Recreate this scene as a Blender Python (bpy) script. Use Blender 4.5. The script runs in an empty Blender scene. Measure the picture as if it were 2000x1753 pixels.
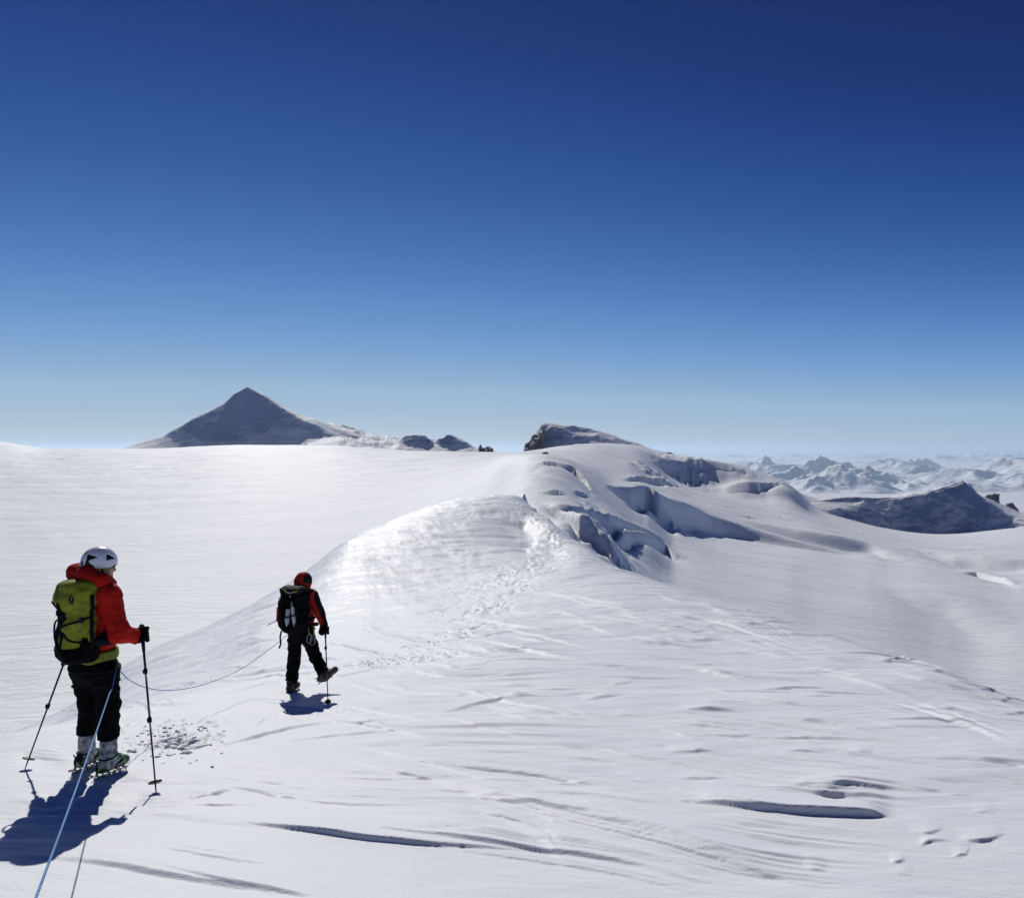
import bpy, math, random
import numpy as np
from mathutils import Vector

# ---------------------------------------------------------------- camera, sky, sun, exposure
scene = bpy.context.scene
col = scene.collection
R = math.radians
SUN_EL, SUN_AZ = 36.0, -19.0          # sun ahead of the camera and a little to the left
cam_d = bpy.data.cameras.new('camera')
cam_d.sensor_width = 36.0
cam_d.lens = 27.0
cam_d.clip_start = 0.05
cam_d.clip_end = 400000.0
cam = bpy.data.objects.new('camera', cam_d)
col.objects.link(cam)
cam.location = (0, 0, 0)
cam.rotation_euler = (R(90), 0, 0)
scene.camera = cam

world = bpy.data.worlds.new("World")
scene.world = world
world.use_nodes = True
wn, wl = world.node_tree.nodes, world.node_tree.links
bg = wn['Background']
sky = wn.new('ShaderNodeTexSky')
sky.sky_type = 'NISHITA'
sky.sun_disc = False
sky.sun_elevation = R(SUN_EL)
sky.sun_rotation = R(SUN_AZ)
sky.altitude = 3000
sky.air_density = 1.0
sky.dust_density = 0.0
sky.ozone_density = 1.5
# deep high-altitude blue: the film's colour response applied to the physical sky
sm = wn.new('ShaderNodeVectorMath'); sm.operation = 'SCALE'; sm.inputs['Scale'].default_value = 0.07
wl.new(sky.outputs[0], sm.inputs[0])
sc_ = wn.new('ShaderNodeSeparateColor'); wl.new(sm.outputs[0], sc_.inputs[0])
rp_ = wn.new('ShaderNodeValToRGB'); rp_.color_ramp.interpolation = 'LINEAR'
_lin = lambda v: tuple([(c / 255 / 12.92) if c / 255 < .04045 else ((c / 255 + .055) / 1.055) ** 2.4 for c in v]) + (1,)
_st = [(0.0, (9, 20, 58)), (0.05, (13, 30, 78)), (0.087, (19, 43, 100)), (0.103, (24, 54, 120)), (0.119, (32, 70, 139)), (0.145, (48, 90, 158)), (0.176, (68, 111, 178)),
       (0.216, (87, 133, 193)), (0.282, (114, 156, 205)), (0.414, (151, 181, 208)), (0.69, (173, 191, 208)), (1.0, (178, 195, 210))]
el_ = rp_.color_ramp.elements
el_[0].position = _st[0][0]; el_[0].color = _lin(_st[0][1]); el_[1].position = 1.0; el_[1].color = _lin(_st[-1][1])
for p_, c_ in _st[1:-1]:
    e_ = el_.new(p_); e_.color = _lin(c_)
wl.new(sc_.outputs[0], rp_.inputs['Fac'])
s10 = wn.new('ShaderNodeVectorMath'); s10.operation = 'SCALE'; s10.inputs['Scale'].default_value = 10.0
wl.new(rp_.outputs[0], s10.inputs[0])
wl.new(s10.outputs[0], bg.inputs['Color'])
bg.inputs['Strength'].default_value = 0.1

sun_d = bpy.data.lights.new('sun', 'SUN')
sun_d.energy = 3.4
sun_d.angle = R(0.5)
sun_d.color = (1.0, 0.965, 0.905)
sun = bpy.data.objects.new('sun', sun_d)
col.objects.link(sun)
sdir = Vector((math.sin(R(SUN_AZ)) * math.cos(R(SUN_EL)), math.cos(R(SUN_AZ)) * math.cos(R(SUN_EL)), math.sin(R(SUN_EL))))
sun.rotation_euler = sdir.to_track_quat('Z', 'Y').to_euler()

scene.view_settings.view_transform = 'Standard'
scene.view_settings.look = 'None'
scene.view_settings.exposure = 0.0
scene.view_settings.gamma = 1.0
scene.view_settings.use_curve_mapping = False
scene.render.engine = 'CYCLES'
scene.cycles.use_denoising = True
scene.cycles.max_bounces = 6
scene.cycles.diffuse_bounces = 1
scene.cycles.volume_bounces = 1

F_PX = 1500.0     # focal length in photograph pixels; the horizon is at row 877
CX, HY = 1000.0, 877.0

def W(px, py, d):
    """point at distance d (along the view direction) whose bearing and height match a measured direction"""
    return np.array([(px - CX) / F_PX * d, d, -(py - HY) / F_PX * d])

# ---------------------------------------------------------------- numpy noise
def _hash(ix, iy, iz, seed):
    h = (ix.astype(np.int64) * 374761393 + iy.astype(np.int64) * 668265263 + iz.astype(np.int64) * 2147483647 + seed * 144665) & 0xFFFFFFFF
    h = ((h ^ (h >> 13)) * 1274126177) & 0xFFFFFFFF
    h = (h ^ (h >> 16)) & 0xFFFFFFFF
    return h
def perlin2(x, y, seed=0):
    x = np.asarray(x, float); y = np.asarray(y, float)
    x0 = np.floor(x); y0 = np.floor(y)
    fx = x - x0; fy = y - y0
    z = np.zeros(x.shape, np.int64)
    def g(dx, dy):
        a = _hash(x0 + dx, y0 + dy, z, seed) * (2 * np.pi / 4294967296.0)
        return np.cos(a) * (fx - dx) + np.sin(a) * (fy - dy)
    u = fx * fx * fx * (fx * (fx * 6 - 15) + 10); v = fy * fy * fy * (fy * (fy * 6 - 15) + 10)
    return 1.5 * ((g(0, 0) * (1 - u) + g(1, 0) * u) * (1 - v) + (g(0, 1) * (1 - u) + g(1, 1) * u) * v)
def fbm2(x, y, seed=0, octs=4, gain=0.5, lac=2.03):
    s = 0; a = 1.0
    for k in range(octs):
        s = s + a * perlin2(x * lac ** k, y * lac ** k, seed + k * 17); a *= gain
    return s
def ridged2(x, y, seed=0, octs=5, gain=0.5, lac=2.07):
    s = 0; a = 1.0; w = 1.0
    for k in range(octs):
        n = 1 - np.abs(perlin2(x * lac ** k, y * lac ** k, seed + k * 13)); n = n * n
        s = s + a * n * w; w = np.clip(n * 1.6, 0, 1); a *= gain
    return s
def value3(x, y, z, seed=0):
    x0 = np.floor(x); y0 = np.floor(y); z0 = np.floor(z)
    f = [x - x0, y - y0, z - z0]
    f = [t * t * (3 - 2 * t) for t in f]
    def h(a, b, c): return _hash(x0 + a, y0 + b, z0 + c, seed) / 2147483648.0 - 1.0
    r = 0
    for a in (0, 1):
        for b in (0, 1):
            for c in (0, 1):
                r = r + h(a, b, c) * (f[0] if a else 1 - f[0]) * (f[1] if b else 1 - f[1]) * (f[2] if c else 1 - f[2])
    return r
def sstep(a, b, x):
    t = np.clip((x - a) / (b - a), 0, 1)
    return t * t * (3 - 2 * t)
def pchip(x, y, xi):
    """monotone cubic interpolation; y may be (n,) or (n, m)"""
    x = np.asarray(x, float); y = np.asarray(y, float)
    one = y.ndim == 1
    if one: y = y[:, None]
    h = np.diff(x)[:, None]; d = np.diff(y, axis=0) / h
    m = np.zeros_like(y)
    w1 = 2 * h[1:] + h[:-1]; w2 = h[1:] + 2 * h[:-1]
    same = (d[:-1] * d[1:]) > 0
    with np.errstate(divide='ignore', invalid='ignore'):
        mm = (w1 + w2) / (w1 / d[:-1] + w2 / d[1:])
    m[1:-1] = np.where(same, np.nan_to_num(mm), 0)
    m[0] = d[0]; m[-1] = d[-1]
    xi = np.clip(xi, x[0], x[-1])
    i = np.clip(np.searchsorted(x, xi) - 1, 0, len(x) - 2)
    t = ((xi - x[i]) / (x[i + 1] - x[i]))[:, None]; hh = h[i]
    r = (1 + 2 * t) * (1 - t) ** 2 * y[i] + t * (1 - t) ** 2 * hh * m[i] + t * t * (3 - 2 * t) * y[i + 1] + t * t * (t - 1) * hh * m[i + 1]
    return r[:, 0] if one else r
def gsmooth(a, sig, axis):
    n = int(3 * sig) + 1
    k = np.exp(-0.5 * (np.arange(-n, n + 1) / sig) ** 2); k /= k.sum()
    a = np.moveaxis(a, axis, 0)
    p = np.concatenate([np.repeat(a[:1], n, 0), a, np.repeat(a[-1:], n, 0)], 0)
    r = sum(k[j] * p[j:j + a.shape[0]] for j in range(2 * n + 1))
    return np.moveaxis(r, 0, axis)

# ---------------------------------------------------------------- mesh and object helpers
def link(name, me, mat=None, parent=None, smooth=True):
    o = bpy.data.objects.new(name, me)
    col.objects.link(o)
    if mat is not None:
        for m in (mat if isinstance(mat, (list, tuple)) else [mat]): me.materials.append(m)
    if smooth: me.shade_smooth()
    if parent is not None: o.parent = parent
    return o
def np_mesh(name, verts, quads):
    me = bpy.data.meshes.new(name)
    verts = np.ascontiguousarray(verts, dtype=np.float32); quads = np.ascontiguousarray(quads, dtype=np.int32)
    me.vertices.add(len(verts)); me.vertices.foreach_set('co', verts.ravel())
    n, k = quads.shape
    me.loops.add(n * k); me.loops.foreach_set('vertex_index', quads.ravel())
    me.polygons.add(n)
    me.polygons.foreach_set('loop_start', np.arange(0, n * k, k, dtype=np.int32))
    me.polygons.foreach_set('loop_total', np.full(n, k, dtype=np.int32))
    me.update(calc_edges=True)
    return me
def grid_mesh(name, X, Y, Z):
    """X, Y, Z are (rows, cols)"""
    r, c = X.shape
    i = np.arange(r * c).reshape(r, c)
    q = np.stack([i[:-1, :-1], i[:-1, 1:], i[1:, 1:], i[1:, :-1]], -1).reshape(-1, 4)
    return np_mesh(name, np.stack([X, Y, Z], -1).reshape(-1, 3), q)
def structure(o, label=None):
    o['kind'] = 'structure'
    if label: o['label'] = label
    return o
def tag(o, label, cat, group=None):
    o['label'] = label; o['category'] = cat
    if group: o['group'] = group
    return o
def thing(name, label, cat, loc, group=None):
    o = bpy.data.objects.new(name, None); col.objects.link(o)
    o.location = Vector(loc); o.empty_display_size = 0.1
    return tag(o, label, cat, group)

# ---------------------------------------------------------------- materials
def new_mat(name):
    m = bpy.data.materials.new(name); m.use_nodes = True
    nt = m.node_tree
    return m, nt.nodes, nt.links, nt.nodes['Principled BSDF']
def math_node(n, op, a=None, b=None):
    q = n.new('ShaderNodeMath'); q.operation = op
    if isinstance(a, (int, float)): q.inputs[0].default_value = a
    if isinstance(b, (int, float)): q.inputs[1].default_value = b
    return q
def snow_material(name, scale, stretch, bump, colr=(0.80, 0.82, 0.85), rough=0.5, spec=0.35, angle=0.0, fine=True, dark=None):
    m, n, l, p = new_mat(name)
    p.inputs['Roughness'].default_value = rough
    p.inputs['Specular IOR Level'].default_value = spec
    geo = n.new('ShaderNodeNewGeometry')
    mp = n.new('ShaderNodeMapping'); mp.inputs['Rotation'].default_value = (0, 0, angle)
    l.new(geo.outputs['Position'], mp.inputs['Vector'])
    mp2 = n.new('ShaderNodeMapping'); mp2.inputs['Scale'].default_value = (scale / stretch, scale, scale)
    l.new(mp.outputs[0], mp2.inputs['Vector'])
    nz = n.new('ShaderNodeTexNoise'); nz.inputs['Scale'].default_value = 1.0; nz.inputs['Detail'].default_value = 7; nz.inputs['Roughness'].default_value = 0.62
    nz.inputs['Distortion'].default_value = 0.35
    l.new(mp2.outputs[0], nz.inputs['Vector'])
    b = n.new('ShaderNodeBump'); b.inputs['Strength'].default_value = 1.0; b.inputs['Distance'].default_value = bump
    l.new(nz.outputs['Fac'], b.inputs['Height'])
    last = b
    if fine:
        nf = n.new('ShaderNodeTexNoise'); nf.inputs['Scale'].default_value = 55.0; nf.inputs['Detail'].default_value = 3
        l.new(geo.outputs['Position'], nf.inputs['Vector'])
        b2 = n.new('ShaderNodeBump'); b2.inputs['Strength'].default_value = 0.6; b2.inputs['Distance'].default_value = 0.004
        l.new(nf.outputs['Fac'], b2.inputs['Height']); l.new(b.outputs[0], b2.inputs['Normal'])
        last = b2
    l.new(last.outputs[0], p.inputs['Normal'])
    # faint differences between wind packed and fresh snow
    cr = n.new('ShaderNodeValToRGB')
    cr.color_ramp.elements[0].position = 0.35; cr.color_ramp.elements[1].position = 0.65
    c = colr
    cr.color_ramp.elements[0].color = (c[0] * 0.95, c[1] * 0.965, c[2] * 0.98, 1); cr.color_ramp.elements[1].color = (c[0], c[1], c[2], 1)
    nb = n.new('ShaderNodeTexNoise'); nb.inputs['Scale'].default_value = 0.23; nb.inputs['Detail'].default_value = 4
    l.new(mp2.outputs[0], nb.inputs['Vector']); l.new(nb.outputs['Fac'], cr.inputs['Fac'])
    l.new(cr.outputs[0], p.inputs['Base Color'])
    return m
def plain(name, rgb, rough=0.7, spec=0.3, nscale=40.0, bump=0.002, vary=0.25, metal=0.0):
    m, n, l, p = new_mat(name)
    p.inputs['Roughness'].default_value = rough; p.inputs['Specular IOR Level'].default_value = spec; p.inputs['Metallic'].default_value = metal
    tc = n.new('ShaderNodeTexCoord')
    nz = n.new('ShaderNodeTexNoise'); nz.inputs['Scale'].default_value = nscale; nz.inputs['Detail'].default_value = 5
    l.new(tc.outputs['Object'], nz.inputs['Vector'])
    cr = n.new('ShaderNodeValToRGB'); cr.color_ramp.elements[0].position = 0.3; cr.color_ramp.elements[1].position = 0.7
    a, b_ = 1 - vary, 1 + vary * 0.5
    cr.color_ramp.elements[0].color = (rgb[0] * a, rgb[1] * a, rgb[2] * a, 1); cr.color_ramp.elements[1].color = (min(1, rgb[0] * b_), min(1, rgb[1] * b_), min(1, rgb[2] * b_), 1)
    l.new(nz.outputs['Fac'], cr.inputs['Fac']); l.new(cr.outputs[0], p.inputs['Base Color'])
    b = n.new('ShaderNodeBump'); b.inputs['Distance'].default_value = bump; b.inputs['Strength'].default_value = 0.8
    l.new(nz.outputs['Fac'], b.inputs['Height']); l.new(b.outputs[0], p.inputs['Normal'])
    return m
def mountain_material(name, nscale, rock_shade_amount=0.35, steep=0.62, bump=3.0, rock=(0.10, 0.095, 0.10), speck=0.9):
    """snow, with rock or a painted blue shade colour where the face is steep"""
    m, n, l, p = new_mat(name)
    p.inputs['Roughness'].default_value = 0.7; p.inputs['Specular IOR Level'].default_value = 0.2
    geo = n.new('ShaderNodeNewGeometry')
    sp = n.new('ShaderNodeSeparateXYZ'); l.new(geo.outputs['Normal'], sp.inputs[0])
    mp = n.new('ShaderNodeMapping'); mp.inputs['Scale'].default_value = (nscale, nscale, nscale * 2.2); l.new(geo.outputs['Position'], mp.inputs['Vector'])
    nz = n.new('ShaderNodeTexNoise'); nz.inputs['Scale'].default_value = 1.0; nz.inputs['Detail'].default_value = 9; nz.inputs['Roughness'].default_value = 0.65
    l.new(mp.outputs[0], nz.inputs['Vector'])
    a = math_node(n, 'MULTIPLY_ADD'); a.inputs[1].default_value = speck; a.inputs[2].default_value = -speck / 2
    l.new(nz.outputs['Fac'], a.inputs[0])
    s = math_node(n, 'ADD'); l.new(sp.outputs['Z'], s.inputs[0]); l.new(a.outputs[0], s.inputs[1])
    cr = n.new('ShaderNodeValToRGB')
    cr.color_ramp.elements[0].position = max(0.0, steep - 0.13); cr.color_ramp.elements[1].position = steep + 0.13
    k = rock_shade_amount  # rock is the steep-face colour
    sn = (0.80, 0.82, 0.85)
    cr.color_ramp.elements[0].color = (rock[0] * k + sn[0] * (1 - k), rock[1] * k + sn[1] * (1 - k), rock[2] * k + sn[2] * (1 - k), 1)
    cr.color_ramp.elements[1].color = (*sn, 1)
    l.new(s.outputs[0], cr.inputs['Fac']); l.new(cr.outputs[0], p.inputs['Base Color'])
    b = n.new('ShaderNodeBump'); b.inputs['Distance'].default_value = bump; b.inputs['Strength'].default_value = 0.7
    l.new(nz.outputs['Fac'], b.inputs['Height']); l.new(b.outputs[0], p.inputs['Normal'])
    return m
# ================================================================ TERRAIN
# A sheet is described by its height profile along several bearings: (distance, sight-line row) pairs.
def profile_sheet(columns, dmin, dmax, nln=900, su=1.2, sd=5):
    us = sorted(columns)
    lnD = np.linspace(math.log(dmin), math.log(dmax), nln)
    T = []
    for u in us:
        pr = columns[u]
        x = np.log([p[0] for p in pr]); y = [(p[1] - HY) / F_PX * p[0] for p in pr]   # depth below the eye
        s = [(p[1] - HY) for p in pr]
        T.append(pchip(x, s, lnD))
    T = np.array(T)                                # (nu, nln)
    ug = np.arange(us[0], us[-1] + 1, 10.0)
    G = pchip(np.array(us, float), T, ug)
    G = gsmooth(G, su, 0); G = gsmooth(G, sd, 1)
    return ug, lnD, G
def sheet_eval(sh, u, d):
    ug, lnD, G = sh
    fu = np.clip((u - ug[0]) / (ug[1] - ug[0]), 0, len(ug) - 1.001); fd = np.clip((np.log(d) - lnD[0]) / (lnD[1] - lnD[0]), 0, len(lnD) - 1.001)
    iu = fu.astype(int); idd = fd.astype(int); a = fu - iu; b = fd - idd
    s = (G[iu, idd] * (1 - a) + G[iu + 1, idd] * a) * (1 - b) + (G[iu, idd + 1] * (1 - a) + G[iu + 1, idd + 1] * a) * b
    return -s / F_PX * d

def near_plane(d): return 877 + 240 + 2400.0 / d
def lcol(pairs, upto):
    return [p if p[0] < 9 else (p[0], p[1] + 9) for p in ncol(pairs, upto)]
def ncol(pairs, upto):
    base = [(d, near_plane(d)) for d in (2.0, 2.6, 3.4, 4.5, 5.5, 6.5, 7.5, 8.6, 9.6, 11, 13, 16, 20, 25) if d < upto]
    return base + pairs
near_cols = {
    -900: ncol([(3.2, 1980), (6, 2400), (130, 4000)], 2.7),
    -300: ncol([(5.6, 1575), (8, 1720), (20, 2600), (130, 4000)], 5),
    0:    ncol([(7.9, 1440), (9, 1441), (12, 1455), (20, 1468), (30, 1455), (42, 1450), (60, 1500), (130, 2000)], 7),
    130:  ncol([(8.6, 1415), (10, 1413), (13, 1424), (20, 1428), (30, 1405), (42, 1385), (52, 1390), (65, 1420), (90, 1500), (130, 2000)], 8),
    240:  ncol([(9.4, 1391), (11, 1387), (13, 1394), (20, 1386), (30, 1345), (42, 1305), (52, 1300), (65, 1330), (90, 1450), (130, 1900)], 8.6),
    420:  ncol([(10.6, 1353), (12.5, 1349), (16, 1350), (22, 1330), (30, 1292), (42, 1238), (52, 1217), (60, 1222), (75, 1290), (130, 1800)], 9.8),
    560:  ncol([(12, 1331), (14, 1326), (18, 1310), (24, 1275), (32, 1235), (44, 1185), (56, 1145), (64, 1143), (75, 1190), (90, 1300), (130, 1700)], 11),
    700:  ncol([(13, 1312), (17, 1288), (24, 1250), (32, 1215), (44, 1155), (56, 1090), (70, 1045), (78, 1043), (90, 1090), (105, 1220), (130, 1500)], 11),
    850:  ncol([(13, 1304), (17, 1270), (24, 1232), (32, 1200), (44, 1148), (60, 1075), (75, 1010), (86, 986), (94, 985), (104, 1030), (115, 1140), (130, 1400)], 11),
    960:  ncol([(13, 1301), (17, 1262), (24, 1222), (32, 1188), (44, 1137), (60, 1075), (75, 1015), (86, 972), (92, 965), (102, 1010), (112, 1110), (130, 1400)], 11),
    1030: ncol([(13, 1300), (17, 1262), (24, 1218), (32, 1180), (44, 1125), (58, 1085), (70, 1050), (82, 990), (89, 962), (96, 985), (106, 1090), (130, 1400)], 11),
    1075: ncol([(13, 1300), (17, 1262), (24, 1216), (32, 1174), (44, 1118), (54, 1095), (64, 1060), (74, 1012), (79, 1000), (84, 1030), (92, 1130), (130, 1500)], 11),
    1140: ncol([(13, 1302), (17, 1263), (24, 1212), (32, 1166), (42, 1117), (52, 1085), (62, 1058), (66, 1056), (72, 1085), (82, 1190), (130, 1500)], 11),
    1210: ncol([(13, 1305), (17, 1263), (24, 1207), (32, 1158), (40, 1126), (48, 1111), (54, 1112), (62, 1160), (76, 1260), (130, 1500)], 11),
    1300: ncol([(13, 1310), (17, 1265), (24, 1205), (31, 1163), (38, 1144), (43, 1140), (50, 1160), (64, 1260), (130, 1500)], 11),
    1400: ncol([(13, 1316), (17, 1272), (23, 1215), (29, 1180), (34, 1170), (39, 1178), (48, 1240), (70, 1350), (130, 1600)], 11),
    1600: ncol([(12.5, 1330), (16, 1284), (20, 1248), (24, 1234), (28, 1238), (34, 1280), (50, 1400), (130, 1700)], 11),
    1800: ncol([(10.5, 1372), (13, 1325), (16, 1299), (18.5, 1296), (22, 1320), (30, 1420), (50, 1600), (130, 1800)], 9.3),
    2000: ncol([(9, 1418), (11, 1383), (13, 1370), (15, 1378), (19, 1440), (30, 1620), (130, 2000)], 8.4),
    2300: ncol([(7, 1495), (8.6, 1462), (10, 1463), (12.5, 1520), (20, 1700), (130, 2200)], 6.4),
    2900: ncol([(4.4, 1690), (5.5, 1670), (8, 1800), (14, 2300), (130, 3500)], 4),
}
near = profile_sheet(near_cols, 2.0, 130.0, su=2.0, sd=6)

def ground_at(px, py, sheet=None, dlo=2.6, dhi=60):
    """first point of the near snow on a sight line"""
    sheet = sheet or near
    d = np.exp(np.linspace(math.log(dlo), math.log(dhi), 4000))
    z = sheet_eval(sheet, np.full(d.shape, float(px)), d)
    row = HY - z / d * F_PX
    k = np.argmax(row <= py)
    if row[k] > py: k = np.argmin(row)
    return np.array([(px - CX) / F_PX * d[k], d[k], z[k]])

def add_scarp(X, Y, Z, pts, h, w, back, sheet, dlo=2.6, dhi=60, wob=0.0, seed=0, scoop=0.25, ends=0.7, shape=None, dig=False, wmin=None, lift=0.45):
    pts = [(pts[0][0] - .12 * (pts[-1][0] - pts[0][0]), pts[0][1] - .10 * (pts[1][1] - pts[0][1]))] + list(pts) + [(pts[-1][0] + .12 * (pts[-1][0] - pts[0][0]), pts[-1][1] + .10 * (pts[-1][1] - pts[-2][1]))]
    """wind-cut step: the far side rises gently to a lip, the near side drops steeply. pts are sight-line pixels, left to right"""
    P = np.array([ground_at(a, b, sheet, dlo, dhi)[:2] for a, b in pts])
    Dm = P[:, 1].mean()
    ends = max(ends, 1.5)
    if wmin: w = max(w, wmin(Dm))
    # the line as distance against bearing, so that it never folds back
    up = np.array([p[0] for p in pts], float)
    n = 120
    uf = np.linspace(up[0], up[-1], n)
    Df = pchip(up, P[:, 1], uf)
    L = abs(up[-1] - up[0]) / F_PX * Dm
    if wob:
        fq = min(L / wob / 12, 6.0)
        ti = np.linspace(0, 1, n)
        Df = Df + wob * (perlin2(ti * fq + seed, ti * 0 + 0.5, seed) + .5 * perlin2(ti * fq * 3 + seed, ti * 0 + 3.5, seed)) * 1.5
    Df = gsmooth(Df, 3, 0)
    xf = (uf - CX) / F_PX * Df
    sl = np.gradient(Df, uf) * F_PX / Dm
    cosf = 1 / np.sqrt(1 + gsmooth(sl, 3, 0) ** 2)
    reach = back * 3 + w * 4
    uu = CX + X / Y * F_PX
    sel = np.nonzero((uu > up[0]) & (uu < up[-1]) & (Y > Df.min() - reach * 1.5) & (Y < Df.max() + reach * 1.5))
    if len(sel[0]) == 0: return
    us = uu[sel]
    d = (np.interp(us, uf, Df) - Y[sel]) * np.interp(us, uf, cosf)
    cf = np.clip(np.interp(us, uf, cosf), 0.45, 1)
    d = (np.interp(us, uf, Df) - Y[sel]) * cf
    best = np.abs(d)
    tt = (us - up[0]) / (up[-1] - up[0])
    env = np.clip(np.sin(np.pi * np.clip(tt, 0, 1)), 0, 1) ** ends if shape is None else pchip(np.linspace(0, 1, len(shape) + 2), [0] + list(shape) + [0], tt) * sstep(0, .15, tt) * sstep(1, .84, tt)
    front = 1 - sstep(0, w, d)
    rear = np.exp(-best / (back * cf)) * sstep(-3 * back, -2 * back, d)
    prof = np.where(d > 0, front, rear)
    if dig:
        prof = -np.where(d > 0, sstep(0, w, d) * np.exp(-np.maximum(d - w, 0) / (back * cf)), 0) * sstep(reach, reach * .6, best) + lift * prof
    elif scoop: prof = prof - scoop * np.where(d > 0, sstep(0, w, d) * np.exp(-d / (w * 2.5)), 0) * sstep(reach, reach * .6, best)
    Z[sel] += h * env * prof

# ---- near ridge
u1 = np.concatenate([np.arange(-900, -60, 14.0), np.arange(-60, 2060, 2.3), np.arange(2060, 2900, 14.0)])
lg = np.linspace(math.log(3.0), math.log(130), 4000)
dens = 2400 / np.exp(lg) + 500
cum = np.concatenate([[0], np.cumsum(0.5 * (dens[1:] + dens[:-1]) * np.diff(lg))])
rows = np.exp(np.interp(np.linspace(0, cum[-1], 1080), cum, lg))
D1, U1 = np.meshgrid(rows, u1, indexing='ij')
X1 = (U1 - CX) / F_PX * D1; Y1 = D1.copy()
Z1 = sheet_eval(near, U1, D1)
Zbase = Z1.copy()
# broad swells and wind-carved bands running across the slope, finer towards the camera
ca, sa = math.cos(R(-14)), math.sin(R(-14))
A1 = X1 * ca - Y1 * sa; B1 = X1 * sa + Y1 * ca
amp = np.clip(Y1 / 12, 0.35, 4.0)
Z1 += 0.035 * amp * fbm2(A1 / 6.0, B1 / 2.2, 3, 3)
warp = 0.9 * fbm2(A1 / 7.0, B1 / 2.6, 21, 2)
patch = sstep(-0.1, 0.55, fbm2(A1 / 5.0, B1 / 1.8, 77, 2))
bandn = perlin2(A1 / 3.2 + 5, B1 * 2.6 + warp * 2, 9)
Z1 += 0.007 * patch * (1 - np.abs(bandn) * 2.0) * np.clip(Y1 / 6, .6, 3)
Z1 += 0.0030 * fbm2(A1 / 0.9, B1 * 5.0 + warp, 31, 3) * np.clip(Y1 / 6, .6, 6)
# stratified steps: terraces where the surface cuts old wind slab layers
lay = (Z1 + 0.10 * warp) / 0.055
stair = lay - np.floor(lay)
tmask = sstep(0.15, 0.7, fbm2(A1 / 4.0 + 9, B1 / 1.6, 55, 3)) * sstep(2.5, 4.0, Y1) * (1 - sstep(20, 34, Y1))
Z1 += tmask * 0.055 * 0.75 * (sstep(0.80, 1.0, stair) - stair) * 0.8
# left flank of the crest: streaks running down towards the lower left
ca2, sa2 = math.cos(R(103)), math.sin(R(103))
A2 = X1 * ca2 + Y1 * sa2; B2 = -X1 * sa2 + Y1 * ca2
flank = sstep(15, 26, Y1) * (1 - sstep(-7, 0.5, X1 - 0.0 * Y1))
Z1 += flank * (0.045 * fbm2(A2 / 26, B2 / 2.6, 61, 2) + 0.012 * fbm2(A2 / 6, B2 / 0.7, 64, 3))
crest_rough = sstep(42, 60, Y1) * np.exp(-((X1 - (1.0 + 0.0 * Y1)) / 5.0) ** 2)
Z1 += crest_rough * (0.22 * fbm2(X1 / 2.6, Y1 / 9, 70, 4) + 0.05 * perlin2(X1 / .9, Y1 / 3, 72)) * sstep(-0.2, 0.5, perlin2(X1 / 4, Y1 / 9, 74))
# trodden track along the crest
def line_dist(X, Y, P):
    best = np.full(X.shape, 1e9)
    for a, b in zip(P[:-1], P[1:]):
        ab = b - a; s = np.clip(((X - a[0]) * ab[0] + (Y - a[1]) * ab[1]) / (ab @ ab), 0, 1)
        best = np.minimum(best, np.hypot(X - a[0] - s * ab[0], Y - a[1] - s * ab[1]))
    return best
trk = [(700, 1312), (800, 1286), (880, 1250), (930, 1212), (950, 1180), (975, 1150), (1030, 1118), (1075, 1090), (1078, 1050), (1055, 1010), (1030, 975)]
TP = np.array([ground_at(a, b, near, 3, 95)[:2] for a, b in trk])
td = line_dist(X1, Y1, TP)
wdt = np.clip(Y1 * 0.048, 0.5, 2.4)
tr = np.exp(-(td / wdt) ** 2)
hol = perlin2(X1 / 0.33 + .6 * perlin2(X1 / .8, Y1 / .8, 88), Y1 / 0.60 + .7 * perlin2(X1 / .9, Y1 / 1.1, 89), 81)
Z1 += tr * (-0.075 * sstep(0.1, 0.6, hol + .5 * perlin2(X1 / 1.3, Y1 / 1.9, 85)) + 0.045 * fbm2(X1 / 0.5, Y1 / 0.9, 83, 4)) * np.clip(Y1 / 25, .55, 1.1) * (.35 + .65 * sstep(-.2, .4, perlin2(X1 / 2.5, Y1 / 5, 87)))

S = lambda pts, h, w, back, **k: add_scarp(X1, Y1, Z1, pts, h, w, back, near, wmin=lambda D: 3.0 * 2.31 * D / (2400 / D + 500), **k)
S([(1375, 1570), (1480, 1582), (1560, 1590), (1650, 1593), (1718, 1594)], 0.062, 0.030, 0.45, shape=[.45, .7, .8, .9, 1.0, 1.0, .85], scoop=.10)
S([(470, 1606), (560, 1616), (640, 1624), (720, 1634), (800, 1640), (880, 1645), (960, 1648), (1010, 1648)], 0.034, 0.030, 0.5, shape=[.2, .7, 1, .9, .7, .6, .35])
S([(150, 1573), (300, 1582), (420, 1598), (560, 1617), (700, 1632)], 0.012, 0.10, 0.5, ends=0.9)
S([(60, 1668), (180, 1678), (300, 1700), (420, 1718), (540, 1735), (650, 1752)], 0.022, 0.06, 0.5, ends=0.8)
S([(850, 1524), (930, 1548), (1060, 1580), (1200, 1618), (1340, 1655), (1480, 1692), (1600, 1725)], 0.028, 0.030, 0.45, ends=0.7)
S([(900, 1548), (1060, 1588), (1240, 1634), (1400, 1676), (1520, 1702)], 0.014, 0.02, 0.2, ends=0.8)
S([(930, 1578), (970, 1586), (1010, 1596), (1055, 1608)], 0.028, 0.03, 0.25, ends=0.6)
S([(360, 1524), (450, 1532), (540, 1546), (620, 1560), (700, 1566), (790, 1565), (860, 1560)], 0.012, 0.02, 0.3, ends=0.8)
S([(330, 1515), (480, 1522), (640, 1543), (800, 1556)], 0.010, 0.03, 0.3, ends=0.8)
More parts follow.
